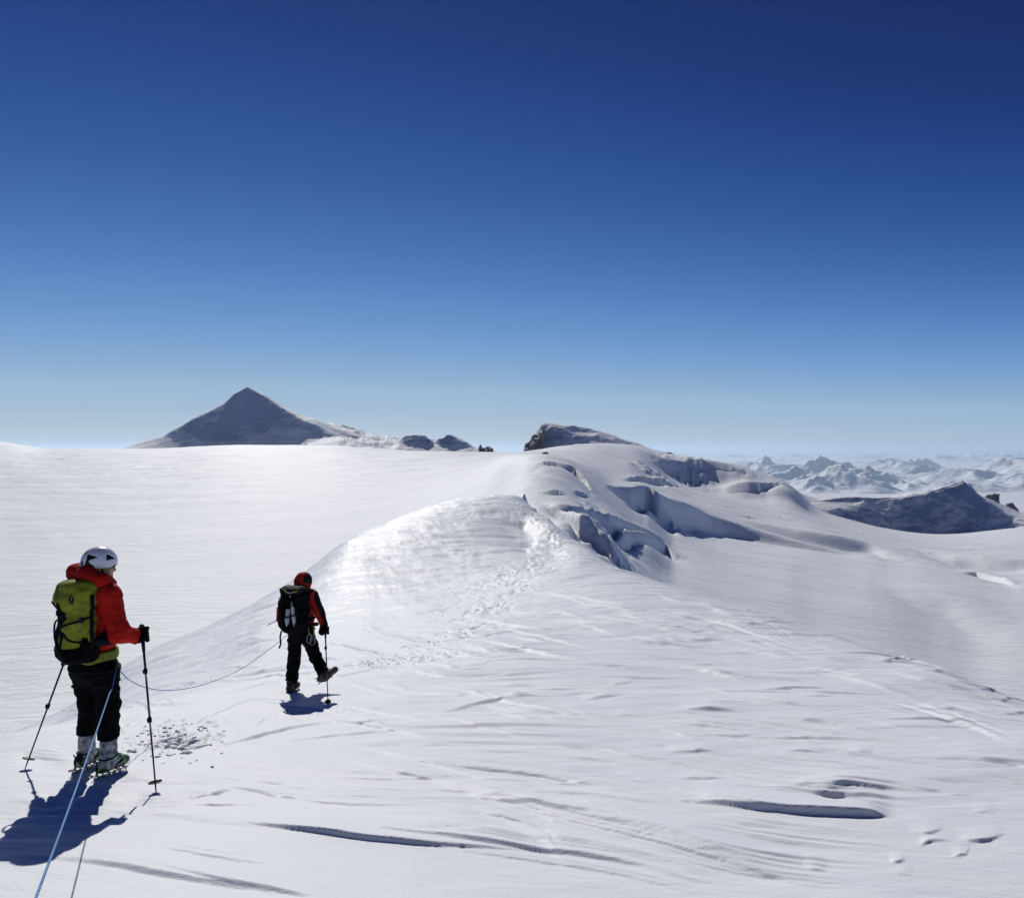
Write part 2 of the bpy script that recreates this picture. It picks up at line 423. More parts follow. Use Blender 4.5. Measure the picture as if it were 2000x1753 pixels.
S([(810, 1487), (900, 1495), (1000, 1504), (1100, 1520), (1230, 1545), (1300, 1556)], 0.016, 0.025, 0.35, ends=0.8)
S([(780, 1458), (900, 1464), (1050, 1470), (1200, 1486)], 0.012, 0.025, 0.4, ends=0.8)
S([(940, 1466), (1050, 1474), (1180, 1484), (1280, 1498)], 0.008, 0.02, 0.2, ends=0.8)
S([(860, 1389), (930, 1375), (1000, 1364), (1060, 1362), (1110, 1358), (1130, 1353)], 0.035, 0.04, 0.6, ends=0.5, wob=.06)
S([(990, 1364), (1020, 1362), (1050, 1360)], 0.022, 0.05, 0.2)
S([(690, 1420), (720, 1419), (752, 1421)], 0.030, 0.04, 0.3)
S([(694, 1411), (710, 1413), (728, 1418)], 0.012, 0.02, 0.2)
S([(430, 1362), (500, 1345), (560, 1334), (640, 1326), (700, 1312), (760, 1302), (860, 1290)], 0.022, 0.04, 0.5, ends=0.4, wob=.05)
S([(760, 1272), (790, 1266), (815, 1261)], 0.03, 0.05, 0.4)
S([(870, 1268), (910, 1270), (960, 1276)], 0.030, 0.05, 0.4)
S([(905, 1300), (940, 1297), (962, 1288)], 0.018, 0.04, 0.3)
S([(840, 1300), (900, 1302), (980, 1303)], 0.010, 0.04, 0.3)
S([(1000, 1262), (1050, 1258), (1110, 1257)], 0.02, 0.06, 0.5)
S([(1060, 1241), (1100, 1241), (1140, 1243)], 0.02, 0.06, 0.4)
S([(1005, 1265), (1018, 1264), (1028, 1267)], 0.035, 0.06, 0.3)
S([(1340, 1388), (1370, 1388), (1410, 1389), (1455, 1391)], 0.042, 0.04, 0.35, shape=[.5, 1, .8, .2])
S([(1420, 1290), (1440, 1293), (1460, 1297)], 0.02, 0.05, 0.4)
S([(1190, 1334), (1212, 1332), (1235, 1330)], 0.022, 0.05, 0.3)
S([(1756, 1322), (1800, 1330), (1850, 1341), (1900, 1352), (1960, 1372), (1996, 1384)], 0.028, 0.03, 0.3, ends=.5)
S([(1806, 1375), (1870, 1390), (1930, 1408), (1996, 1424)], 0.010, 0.03, 0.3)
S([(1285, 1160), (1310, 1168), (1340, 1176)], 0.05, 0.1, 0.7)
S([(1330, 1173), (1380, 1184), (1450, 1203)], 0.06, 0.15, 0.8)
S([(1330, 1197), (1390, 1201), (1440, 1209)], 0.03, 0.08, 0.5)
S([(1580, 1258), (1610, 1264), (1640, 1272)], 0.02, 0.06, 0.4)
S([(1532, 1472), (1565, 1471), (1610, 1469)], 0.018, 0.025, 0.25, wob=.02)
S([(1660, 1470), (1680, 1472), (1702, 1475)], 0.020, 0.03, 0.2)
S([(1560, 1447), (1600, 1449), (1640, 1452)], 0.008, 0.03, 0.2)
S([(1520, 1535), (1570, 1534), (1610, 1536), (1660, 1536), (1720, 1542), (1770, 1545), (1822, 1547)], 0.024, 0.03, 0.3, ends=.4, wob=.035, seed=3)
S([(1555, 1531), (1600, 1542), (1640, 1545), (1690, 1544)], 0.026, 0.03, 0.2, wob=.03, seed=4)
S([(1590, 1549), (1620, 1550), (1660, 1548)], 0.020, 0.02, 0.12, wob=.03, seed=6)
S([(1490, 1545), (1520, 1546), (1560, 1549)], 0.010, 0.02, 0.15, wob=.02, seed=8)
S([(1635, 1564), (1665, 1565), (1695, 1567)], 0.010, 0.02, 0.15)
S([(1780, 1624), (1810, 1630), (1838, 1622)], 0.014, 0.02, 0.12, wob=.02, seed=9)
S([(1800, 1648), (1822, 1641), (1850, 1642), (1895, 1647)], 0.015, 0.012, 0.12, shape=[.9, .7, .35, .2], wob=.02, seed=2)
S([(1878, 1641), (1900, 1645), (1925, 1643), (1955, 1630)], 0.019, 0.014, 0.14, wob=.02, seed=12)
S([(1860, 1672), (1885, 1668), (1892, 1655)], 0.012, 0.015, 0.08, wob=.02, seed=13)
S([(1738, 1683), (1752, 1684), (1766, 1681)], 0.014, 0.012, 0.06)
S([(1570, 1688), (1590, 1693), (1612, 1697)], 0.010, 0.02, 0.15)
S([(1740, 1702), (1760, 1705), (1780, 1708)], 0.006, 0.02, 0.15)
S([(1400, 1600), (1450, 1610), (1520, 1615)], 0.008, 0.03, 0.2)
S([(1900, 1586), (1925, 1586), (1945, 1588)], 0.008, 0.02, 0.15)
S([(1310, 1420), (1400, 1440), (1500, 1462), (1640, 1500), (1740, 1520)], 0.020, 0.12, 0.6)
S([(1140, 1366), (1170, 1362), (1215, 1358)], 0.03, 0.12, 0.4)
S([(500, 1418), (510, 1408), (522, 1398)], 0.010, 0.02, 0.1)
rng = np.random.RandomState(4)
for k in range(230):                      # small wind-cut edges scattered over the slab
    d = math.exp(rng.uniform(math.log(5.2), math.log(32)))
    u = rng.uniform(60 if k % 3 == 0 else 500, 2060)
    z = sheet_eval(near, np.array([u]), np.array([d]))[0]; py = HY - z / d * F_PX
    if abs(ground_at(u, py)[1] / d - 1) > .06: continue
    if u < 260 and d < 8: continue
    ln = rng.uniform(22, 110) * (1.2 if d > 8 else 1.6)
    sl = rng.uniform(-0.03, 0.24) if u > 700 else rng.uniform(-.22, .08)
    hh = rng.uniform(0.005, 0.019) * np.clip(d / 6, .7, 3.2)
    S([(u - ln, py - ln * sl), (u, py + rng.uniform(-2.5, 2.5)), (u + ln, py + ln * sl)], hh, 0.012 + 0.003 * d, 0.10 + 0.03 * d, wob=0.014 * d / 4, seed=int(k))
def bundle(a, b, n, spread, h, cut=.18):
    h = h * 1.0
    """a set of nearly parallel erosion lines"""
    a = np.array(a, float)
    for k in range(n):
        f0 = rng.uniform(0, cut); f1 = 1 - rng.uniform(0, cut)
        off = rng.uniform(-1, 1) * spread
        tq = np.linspace(f0, f1, 5)
        q = pchip(np.linspace(0, 1, len(a)), a, tq)
        fan = 1 + (tq - .5) * b
        S([(x, y + off * f_) for (x, y), f_ in zip(q, fan)], h * rng.uniform(.4, 1.3), .016, rng.uniform(.08, .3), wob=.004, seed=int(k + 7 * n), dig=True, lift=.35)
bundle([(850, 1530), (1060, 1578), (1300, 1640), (1600, 1720)], .6, 8, 30, .010)
bundle([(300, 1530), (560, 1552), (800, 1562), (1000, 1560)], .3, 12, 26, .007)
bundle([(900, 1560), (980, 1575), (1060, 1600), (1100, 1640)], .8, 12, 30, .007)
bundle([(780, 1480), (1000, 1500), (1300, 1545)], .4, 12, 22, .008)
bundle([(1150, 1440), (1300, 1460), (1500, 1500), (1750, 1530)], .4, 12, 24, .007)
bundle([(1350, 1600), (1550, 1625), (1750, 1645)], .3, 12, 24, .006)
bundle([(1500, 1530), (1640, 1540), (1800, 1548)], .2, 9, 14, .012, .45)
bundle([(900, 1270), (1050, 1260), (1200, 1262)], .3, 12, 34, .020)
bundle([(1250, 1170), (1400, 1200), (1620, 1270)], .3, 12, 26, .030)
bundle([(700, 1330), (900, 1335), (1150, 1330)], .3, 9, 28, .014)
bundle([(1700, 1340), (1850, 1380), (1996, 1430)], .3, 10, 26, .012)
bundle([(30, 1470), (80, 1475), (140, 1480)], .3, 4, 10, .008)
bundle([(350, 1500), (600, 1505), (900, 1520), (1250, 1585)], .4, 9, 16, .008)
bundle([(600, 1600), (900, 1630), (1200, 1670), (1500, 1745)], .5, 9, 26, .008)
bundle([(1250, 1400), (1400, 1415), (1600, 1445), (1900, 1500)], .5, 9, 24, .009)
bundle([(1300, 1660), (1500, 1690), (1750, 1720)], .5, 8, 26, .006)
bundle([(650, 1440), (850, 1432), (1100, 1430), (1300, 1440)], .5, 9, 22, .009)
bundle([(280, 1660), (420, 1690), (620, 1720)], .3, 6, 30, .006)
# spike and blocks on the crest
pk = ground_at(1023, 975, near, 60, 95)
Z1 += 0.85 * np.exp(-(((X1 - W(1024, 962, 89)[0]) / 0.28) ** 2 + ((Y1 - 89) / 0.6) ** 2))
Z1 += 0.4 * np.exp(-(((X1 - W(1046, 975, 86)[0]) / 0.35) ** 2 + ((Y1 - 86) / 0.6) ** 2))
# churned patch beside the near climber and scuffs on the lip
cg = ground_at(340, 1448)
ch = np.exp(-((X1 - cg[0]) / .36) ** 2 - ((Y1 - cg[1]) / .42) ** 2)
Z1 += ch * (0.050 * fbm2(X1 / .13, Y1 / .16, 111, 3) - 0.02)
for (a, b, rx, ry, am) in [(300, 1418, .5, .5, .022), (420, 1412, .4, .35, .02), (560, 1400, .3, .3, .012), (730, 1295, 1.4, 1.0, .05), (660, 1388, .5, .4, .01)]:
    g = ground_at(a, b)
    Z1 += am * np.exp(-((X1 - g[0]) / rx) ** 2 - ((Y1 - g[1]) / ry) ** 2) * fbm2(X1 / .16, Y1 / .2, 113, 3)
# boot prints round the climbers
for (a, b, dx_, dy_) in [(160, 1512, 0, 0), (222, 1524, 0, 0), (568, 1352, 0, 0), (120, 1560, 0, 0), (262, 1560, 0, 0), (640, 1385, 0, 0)]:
    g = ground_at(a, b)
    Z1 -= 0.018 * np.exp(-(((X1 - g[0]) / .10) ** 2 + ((Y1 - g[1]) / .17) ** 4))
rim = np.minimum(sstep(-900, -500, U1), sstep(2900, 2500, U1)) * sstep(3.0, 3.3, Y1)
Z1 -= (1 - rim) * 0.07

snow_near = snow_material('wind_packed_snow', 7.0, 4.5, 0.015, angle=R(14), rough=0.5, spec=0.15)
me = grid_mesh('snow_slope', X1, Y1, Z1)
structure(link('snow_slope', me, snow_near), 'wind packed snow slope with cut ridges in the foreground')

def ground_z(x, y):
    """height of the finished near snow under a point"""
    d = max(y, 3.01); u = CX + x / d * F_PX
    j = int(np.clip(np.searchsorted(u1, u), 1, len(u1) - 1)); i = int(np.clip(np.searchsorted(rows, d), 1, len(rows) - 1))
    return float(Z1[i, j])

# the same snow round and behind the camera
gx = np.linspace(-40, 40, 120); gy = np.linspace(-60, 4.2, 120)
GY, GX = np.meshgrid(gy, gx, indexing='ij')
GZ = -1.6 - 0.16 * GY - 0.09 - 0.012 * np.clip(np.abs(GX) - 3, 0, None) ** 2 + 0.03 * fbm2(GX / 3, GY / 3, 5) - 0.06 * sstep(2.6, 4.0, GY)
structure(link('snow_ground', grid_mesh('snow_ground', GX, GY, GZ), snow_near), 'snow on the ridge behind and beside the viewpoint')

# ---- glacier on both sides of the ridge
glacier_cols = {
    -1500: [(20, 1900), (60, 1500), (150, 1150), (400, 960), (800, 820), (1100, 770), (1400, 800), (3000, 950), (4500, 1100)],
    -300: [(20, 1700), (40, 1470), (80, 1270), (150, 1130), (300, 1000), (550, 905), (850, 845), (1000, 838), (1200, 850), (2000, 900), (4500, 1100)],
    0:    [(20, 1650), (40, 1440), (80, 1250), (150, 1120), (300, 1005), (550, 920), (850, 868), (1000, 862), (1200, 872), (2000, 910), (4500, 1100)],
    100:  [(20, 1650), (40, 1430), (80, 1240), (150, 1115), (300, 1003), (550, 923), (850, 882), (1050, 877), (1300, 890), (2000, 930), (4500, 1100)],
    260:  [(20, 1640), (40, 1420), (80, 1230), (150, 1108), (300, 998), (550, 920), (850, 881), (1050, 877), (1300, 890), (2000, 930), (4500, 1100)],
    480:  [(20, 1640), (40, 1420), (80, 1225), (150, 1098), (300, 985), (550, 908), (850, 874), (1050, 869), (1300, 880), (2000, 920), (4500, 1100)],
    640:  [(20, 1640), (40, 1420), (80, 1225), (150, 1090), (300, 978), (550, 905), (850, 875), (1000, 870), (1200, 874), (2000, 900), (4500, 1000)],
    760:  [(20, 1640), (40, 1420), (80, 1220), (150, 1080), (300, 970), (550, 905), (850, 882), (1000, 879), (1300, 878), (2000, 890), (4500, 1000)],
    960:  [(20, 1640), (40, 1400), (80, 1150), (130, 1010), (220, 945), (400, 905), (700, 886), (900, 883), (1200, 890), (2000, 920), (4500, 1000)],
    1020: [(20, 1640), (40, 1400), (80, 1130), (130, 985), (180, 925), (240, 893), (330, 888), (700, 884), (900, 883), (1200, 890), (2000, 920), (4500, 1000)],
    1060: [(20, 1640), (40, 1390), (80, 1120), (130, 980), (180, 918), (230, 888), (280, 885), (400, 890), (650, 882), (900, 877), (1200, 882), (2000, 900), (4500, 1000)],
    1110: [(20, 1640), (40, 1390), (80, 1110), (98, 1042), (106, 1006), (120, 998), (160, 955), (210, 908), (250, 897), (330, 898), (550, 886), (850, 870), (1100, 870), (2000, 890), (4500, 1000)],
    1160: [(20, 1640), (40, 1390), (80, 1140), (98, 1075), (108, 1026), (125, 1016), (165, 985), (210, 942), (250, 928), (350, 915), (550, 893), (850, 868), (1100, 866), (2000, 880), (4500, 1000)],
    1200: [(20, 1640), (40, 1395), (80, 1170), (95, 1108), (106, 1064), (128, 1046), (138, 1024), (175, 1000), (225, 968), (300, 948), (450, 918), (650, 893), (900, 870), (1150, 867), (2000, 885), (4500, 1000)],
    1230: [(20, 1640), (40, 1400), (80, 1190), (105, 1118), (130, 1076), (142, 1042), (170, 1030), (230, 988), (262, 978), (275, 962), (450, 927), (700, 893), (950, 870), (1200, 868), (2000, 890), (4500, 1000)],
    1265: [(20, 1640), (40, 1420), (80, 1210), (120, 1120), (145, 1082), (157, 1055), (190, 1044), (250, 1000), (275, 992), (290, 972), (400, 948), (560, 938), (600, 926), (950, 882), (1250, 874), (2000, 893), (4500, 1000)],
    1300: [(20, 1640), (40, 1440), (80, 1230), (120, 1145), (175, 1085), (255, 1022), (275, 1004), (292, 980), (400, 968), (560, 950), (800, 930), (900, 926), (930, 899), (1100, 888), (1400, 886), (2000, 898), (3000, 960), (4500, 1100)],
    1350: [(20, 1640), (40, 1460), (80, 1250), (120, 1165), (175, 1105), (255, 1050), (330, 1018), (352, 1000), (500, 978), (650, 962), (930, 945), (962, 900), (1150, 893), (1450, 893), (1800, 900), (3000, 980), (4500, 1150)],
    1400: [(20, 1640), (40, 1480), (80, 1270), (120, 1185), (170, 1125), (250, 1075), (400, 1024), (430, 1010), (650, 975), (885, 964), (900, 956), (940, 945), (968, 905), (1200, 901), (1500, 901), (1800, 903), (3000, 1000), (4500, 1200)],
    1450: [(20, 1640), (40, 1490), (80, 1285), (120, 1198), (170, 1140), (250, 1088), (400, 1040), (430, 1027), (650, 988), (870, 968), (888, 949), (960, 932), (980, 920), (1200, 912), (1500, 911), (1800, 914), (3000, 1020), (4500, 1250)],
    1500: [(20, 1640), (40, 1500), (80, 1300), (120, 1210), (170, 1150), (250, 1097), (400, 1050), (440, 1036), (650, 1000), (880, 970), (900, 950), (1150, 940), (1350, 930), (1600, 928), (1900, 945), (3000, 1050), (4500, 1300)],
    1545: [(20, 1640), (40, 1505), (80, 1310), (120, 1220), (170, 1157), (250, 1103), (400, 1055), (450, 1042), (650, 1006), (880, 972), (900, 954), (1150, 947), (1350, 945), (1600, 950), (1900, 965), (3000, 1050), (4500, 1300)],
    1575: [(20, 1640), (40, 1510), (80, 1320), (120, 1230), (170, 1165), (250, 1110), (400, 1058), (650, 1014), (1000, 995), (1340, 986), (1500, 976), (1800, 968), (3000, 1010), (4500, 1200)],
    1700: [(20, 1650), (40, 1530), (80, 1350), (120, 1255), (170, 1185), (250, 1130), (400, 1082), (650, 1048), (1000, 1034), (1340, 1030), (1500, 1010), (1800, 1000), (3000, 1050), (4500, 1200)],
    1850: [(20, 1660), (40, 1560), (80, 1380), (120, 1285), (170, 1210), (250, 1150), (400, 1102), (650, 1070), (1000, 1052), (1340, 1049), (1500, 1030), (1800, 1020), (3000, 1070), (4500, 1200)],
    2000: [(20, 1680), (40, 1600), (80, 1420), (120, 1315), (170, 1235), (250, 1168), (400, 1112), (650, 1070), (1000, 1042), (1340, 1026), (1600, 1022), (3000, 1070), (4500, 1200)],
    2600: [(20, 1700), (40, 1620), (80, 1450), (120, 1345), (170, 1265), (250, 1190), (400, 1120), (650, 1070), (1000, 1040), (1500, 1025), (1800, 1030), (3000, 1060), (4500, 1200)],
}
glac = profile_sheet(glacier_cols, 20.0, 4500.0, nln=1400, su=1.6, sd=3)
_G2 = gsmooth(glac[2], 6, 0); _k = sstep(1560, 1700, glac[0])[:, None]
glac = (glac[0], glac[1], glac[2] * (1 - _k) + _G2 * _k)
u2 = np.concatenate([np.arange(-1500, -60, 24.0), np.arange(-60, 980, 6.5), np.arange(980, 2060, 3.1), np.arange(2060, 2600, 20.0)])
lg = np.linspace(math.log(22), math.log(4400), 3000)
dens = np.interp(np.exp(lg), [22, 60, 90, 400, 1200, 2000, 4400], [0.3, 0.9, 1.3, 1.1, 1.0, .35, .2])
cum = np.concatenate([[0], np.cumsum(0.5 * (dens[1:] + dens[:-1]) * np.diff(lg))])
rows2 = np.exp(np.interp(np.linspace(0, cum[-1], 440), cum, lg))
D2, U2 = np.meshgrid(rows2, u2, indexing='ij')
X2 = (U2 - CX) / F_PX * D2; Y2 = D2.copy(); Z2 = sheet_eval(glac, U2, D2)
sc2 = np.clip(Y2 / 300, 0.25, 2)
Z2 += sc2 * 0.55 * fbm2(X2 / 60, Y2 / 30, 101, 4) * (1 - 0.6 * sstep(700, 1000, Y2))
Z2 += sc2 * 0.10 * fbm2(X2 / 7, Y2 / 3.2, 105, 3)
def T(pts, h, w, back, dlo, dhi, **k): add_scarp(X2, Y2, Z2, pts, h, w, back, glac, dlo=dlo, dhi=dhi, **k)
# wind scoops and broken edges right of the crest: cut into the surface
T([(1070, 988), (1100, 998), (1135, 1014), (1165, 1034), (1190, 1062), (1210, 1095)], 2.4, 1.6, 8, 60, 150, ends=.6, wob=.5, scoop=.2, dig=True)
T([(1085, 992), (1120, 997), (1160, 1008), (1195, 1022), (1240, 1034), (1290, 1048)], 2.6, 2.0, 9, 60, 230, ends=.7, wob=.8, seed=3, dig=True)
T([(1190, 1040), (1225, 1040), (1260, 1046), (1300, 1062), (1330, 1080)], 2.8, 2.6, 12, 60, 230, ends=.7, wob=.8, seed=5, dig=True)
T([(1195, 950), (1230, 962), (1265, 968), (1300, 985), (1318, 1000)], 7, 6, 16, 150, 500, ends=.6, wob=1.6, seed=8, dig=True)
T([(1225, 978), (1262, 984), (1290, 992), (1312, 1003)], 4, 3, 14, 150, 500, ends=.6, wob=1.0, seed=28, dig=True)
T([(1300, 978), (1340, 996), (1400, 1018), (1480, 1038), (1580, 1054), (1690, 1072)], 5.5, 12, 70, 200, 800, shape=[1, 1, .8, .6, .45, .3, .15], seed=6, dig=True)
T([(1440, 1018), (1520, 1034), (1600, 1048), (1700, 1066), (1800, 1090)], 5, 26, 60, 200, 800, ends=2.4, seed=16, dig=True)
T([(1225, 935), (1255, 936), (1290, 941), (1325, 952)], 7, 5, 20, 250, 900, ends=.6, wob=3, seed=9, dig=True)
T([(1050, 907), (1075, 905), (1100, 908)], 1.0, 1.0, 4, 140, 300, dig=True)
T([(1095, 908), (1115, 915), (1135, 930), (1150, 948), (1155, 962)], 2.0, 1.6, 5, 120, 300, wob=.8, seed=4, dig=True)
T([(1060, 960), (1085, 960), (1110, 966)], 0.6, 0.6, 3, 100, 300, dig=True)
T([(1120, 960), (1135, 965), (1150, 970)], 0.9, 0.8, 3, 100, 300, dig=True)
T([(1140, 920), (1155, 924), (1170, 925)], 0.9, 0.8, 3, 120, 350, dig=True)
T([(1882, 1114), (1905, 1114), (1930, 1119), (1960, 1128), (1985, 1137)], 2.2, 2.5, 26, 200, 700, wob=1.0, seed=2, dig=True)
T([(1440, 1010), (1465, 1012), (1490, 1017)], 1.2, 1.5, 6, 300, 900, dig=True)
T([(1500, 1005), (1520, 1010), (1540, 1014)], 1.2, 1.5, 6, 300, 900, dig=True)
T([(1700, 1125), (1850, 1160), (2000, 1200)], 2, 30, 60, 120, 500, ends=2.4, dig=True)
T([(1780, 1070), (1880, 1088), (1990, 1098), (2080, 1100)], 5, 30, 60, 200, 900, ends=2.4, dig=True)
T([(1285, 906), (1330, 902), (1370, 903), (1420, 911), (1450, 922)], 9, 8, 60, 700, 1900, wob=8, seed=33, dig=True, lift=.2)
T([(1380, 955), (1430, 950), (1500, 947), (1545, 951), (1570, 964)], 6, 6, 50, 700, 1700, ends=.6, wob=8, seed=35, dig=True)
ice = np.exp(-(((U2 - 1280) / 45) ** 4 + ((Y2 - 640) / 60) ** 4)) + 0.8 * np.exp(-(((U2 - 1490) / 80) ** 4 + ((Y2 - 1050) / 80) ** 4)) + 0.9 * np.exp(-(((U2 - 1330) / 60) ** 4 + ((Y2 - 950) / 120) ** 4))
Z2 += ice * 5.0 * (ridged2(X2 / 22, Y2 / 15, 91, 4) - 0.9)
ice2 = np.exp(-(((U2 - 1190) / 60) ** 4 + ((Y2 - 125) / 35) ** 4))
Z2 += ice2 * 0.8 * (ridged2(X2 / 5, Y2 / 6, 95, 4) - 0.9)
# rough rounded hump straight ahead
hump = np.exp(-(((U2 - 1090) / 70) ** 4 + ((Y2 - 200) / 60) ** 4))
Z2 += hump * 0.35 * fbm2(X2 / 9, Y2 / 14, 97, 4)
snow_far = snow_material('glacier_snow', 0.55, 3.0, 0.42, rough=0.6, spec=0.10, angle=R(5), fine=False)
structure(link('glacier', grid_mesh('glacier', X2, Y2, Z2), snow_far), 'broad white glacier reaching to the foot of the peaks')
# ---- mountains: each a solid with a near face, a crest and a far side
def mountain(name, label, rows_, mat, nu=220, nrow=90, noise=(0.0, 1), rough=None, ucut=None, seed=0, sdx=1.0):
    """rows_: list of (distance, [(u,py),...]) from the near foot over the crest to the far foot"""
    lo = min(r[1][0][0] for r in rows_); hi = max(r[1][-1][0] for r in rows_)
    t = np.linspace(0, 1, nu)
    K = []
    for d, pr in rows_:
        p = np.array(pr, float)
        pu = np.linspace(p[0, 0], p[-1, 0], nu)
        py = gsmooth(np.interp(pu, p[:, 0], p[:, 1]), 0.7, 0)
        dd = np.full(nu, float(d)) if np.isscalar(d) else np.interp(pu, [q[0] for q in d], [q[1] for q in d])
        K.append(np.stack([(pu - CX) / F_PX * dd, dd, -(py - HY) / F_PX * dd], -1))
    K = np.array(K)
    k = len(rows_)
    tt = np.linspace(0, k - 1, nrow)
    G = pchip(np.arange(k), K.reshape(k, -1), tt).reshape(nrow, nu, 3)
    sc, a = noise[1], noise[0]
    env = sstep(0, .25, t)[None, :] * sstep(1, .75, t)[None, :]
    if a:
        n = ridged2(G[..., 0] / sc, G[..., 1] / sc + G[..., 2] / sc * .7, seed, 5) - 1.0
        G[..., 2] += a * n * np.clip(env, .15, 1) * (np.sin(np.pi * np.clip(tt / (k - 1), 0, 1))[:, None] ** .5)
        G[..., 1] += a * .6 * fbm2(G[..., 0] / sc, G[..., 2] / sc, seed + 3, 4)
    return structure(link(name, grid_mesh(name, G[..., 0], G[..., 1], G[..., 2]), mat), label)

peak_mat = mountain_material('peak_snow_painted_shade', 0.012, rock_shade_amount=0.97, steep=0.72, bump=10, rock=(0.095, 0.170, 0.370), speck=0.65)  # blue shade of the steep near faces painted into the snow colour
ridge_mat = mountain_material('ridge_snow_painted_shade', 0.03, rock_shade_amount=0.97, steep=0.70, bump=3.5, rock=(0.095, 0.170, 0.370), speck=0.65)  # steep slopes carry painted blue shade, gentler snow stays white
rock_mat = mountain_material('dark_rock', 0.06, rock_shade_amount=0.97, steep=0.86, bump=2.0)
far_mat = mountain_material('far_range', 0.0016, rock_shade_amount=0.45, steep=0.70, bump=70, rock=(0.05, 0.11, 0.24), speck=.6)  # bluish shade tint painted on the steep sides of the far snow

# the big pyramid on the left
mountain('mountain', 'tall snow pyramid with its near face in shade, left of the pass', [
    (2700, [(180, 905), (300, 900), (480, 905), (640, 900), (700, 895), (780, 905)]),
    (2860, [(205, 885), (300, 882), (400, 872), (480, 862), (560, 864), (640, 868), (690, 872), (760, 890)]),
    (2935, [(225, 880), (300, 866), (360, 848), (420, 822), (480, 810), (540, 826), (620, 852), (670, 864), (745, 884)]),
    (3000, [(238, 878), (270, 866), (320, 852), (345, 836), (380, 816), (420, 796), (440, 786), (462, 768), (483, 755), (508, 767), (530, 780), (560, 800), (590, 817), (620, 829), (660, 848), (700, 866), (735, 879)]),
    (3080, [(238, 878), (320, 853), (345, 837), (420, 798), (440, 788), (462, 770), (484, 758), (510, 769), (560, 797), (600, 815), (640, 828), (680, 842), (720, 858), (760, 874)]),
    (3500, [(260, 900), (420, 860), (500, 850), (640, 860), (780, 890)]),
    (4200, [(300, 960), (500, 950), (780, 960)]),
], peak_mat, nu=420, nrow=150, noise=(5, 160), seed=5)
# low shoulder and little domes right of it
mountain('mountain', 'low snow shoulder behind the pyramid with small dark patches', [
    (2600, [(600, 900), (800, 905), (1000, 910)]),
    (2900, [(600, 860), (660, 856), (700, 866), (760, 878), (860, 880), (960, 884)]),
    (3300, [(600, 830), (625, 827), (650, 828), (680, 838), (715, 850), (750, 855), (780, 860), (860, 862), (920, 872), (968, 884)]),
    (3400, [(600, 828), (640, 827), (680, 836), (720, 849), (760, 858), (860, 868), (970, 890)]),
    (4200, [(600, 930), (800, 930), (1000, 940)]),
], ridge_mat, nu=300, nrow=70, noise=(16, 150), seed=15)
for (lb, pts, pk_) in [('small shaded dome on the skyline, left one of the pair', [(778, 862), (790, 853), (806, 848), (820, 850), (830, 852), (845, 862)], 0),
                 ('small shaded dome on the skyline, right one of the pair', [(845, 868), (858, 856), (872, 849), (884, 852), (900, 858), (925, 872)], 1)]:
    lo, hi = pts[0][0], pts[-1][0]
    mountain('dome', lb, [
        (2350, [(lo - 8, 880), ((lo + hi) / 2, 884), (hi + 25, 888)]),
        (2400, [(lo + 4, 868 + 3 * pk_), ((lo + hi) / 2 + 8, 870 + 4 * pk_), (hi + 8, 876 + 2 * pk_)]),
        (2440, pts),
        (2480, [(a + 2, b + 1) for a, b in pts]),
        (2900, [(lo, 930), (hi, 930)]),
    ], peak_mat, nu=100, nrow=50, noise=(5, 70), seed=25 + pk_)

# table-topped mountain right of the pass
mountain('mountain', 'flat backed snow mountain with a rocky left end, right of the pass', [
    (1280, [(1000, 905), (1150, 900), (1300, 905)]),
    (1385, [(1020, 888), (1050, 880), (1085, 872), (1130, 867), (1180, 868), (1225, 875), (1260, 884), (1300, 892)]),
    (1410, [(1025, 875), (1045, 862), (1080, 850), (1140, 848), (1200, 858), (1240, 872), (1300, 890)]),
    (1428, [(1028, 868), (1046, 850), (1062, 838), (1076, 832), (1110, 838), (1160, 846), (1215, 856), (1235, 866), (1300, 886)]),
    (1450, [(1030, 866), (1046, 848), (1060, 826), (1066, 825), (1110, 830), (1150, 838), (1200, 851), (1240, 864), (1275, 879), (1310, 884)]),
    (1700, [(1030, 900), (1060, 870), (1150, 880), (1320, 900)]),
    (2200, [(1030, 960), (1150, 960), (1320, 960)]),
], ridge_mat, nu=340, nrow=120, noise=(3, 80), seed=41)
def crag(label, u0, u1_, ptop, pbase, d, thick, seed, n=46, name='rock_crag'):
    """blocky rock: a displaced box grid following a stepped skyline"""
    us = np.linspace(u0, u1_, n); top = np.interp(us, [p[0] for p in ptop], [p[1] for p in ptop]); base = np.interp(us, [p[0] for p in pbase], [p[1] for p in pbase])
    prof = [(0, 1.0, 0), (.05, .75, .0), (.12, .45, .02), (.22, .15, .05), (.3, 0, .2), (.6, 0, .5), (1, .2, .8), (1.2, 1.2, 1)]
    Rr = []
    for f, k, s in prof:
        dd = d + f * thick
        py = top + (base - top) * k
        Rr.append(np.stack([(us - CX) / F_PX * dd, np.full(n, dd), -(py - HY) / F_PX * dd], -1))
    Rr = np.array(Rr)
    tt = np.linspace(0, len(prof) - 1, 60)
    i = np.minimum(tt.astype(int), len(prof) - 2); fr = (tt - i)[:, None, None]
    G = Rr[i] * (1 - fr) + Rr[i + 1] * fr
    q = thick * .12
    G[..., 1] += q * np.round(2.5 * fbm2(G[..., 0] / q / 2.2, G[..., 2] / q / 3.5, seed, 3)) / 2
    G[..., 2] += q * .35 * fbm2(G[..., 0] / q, G[..., 1] / q, seed + 7, 3)
    me = grid_mesh(name, G[..., 0], G[..., 1], G[..., 2])
    return structure(link(name, me, rock_mat, smooth=False), label)
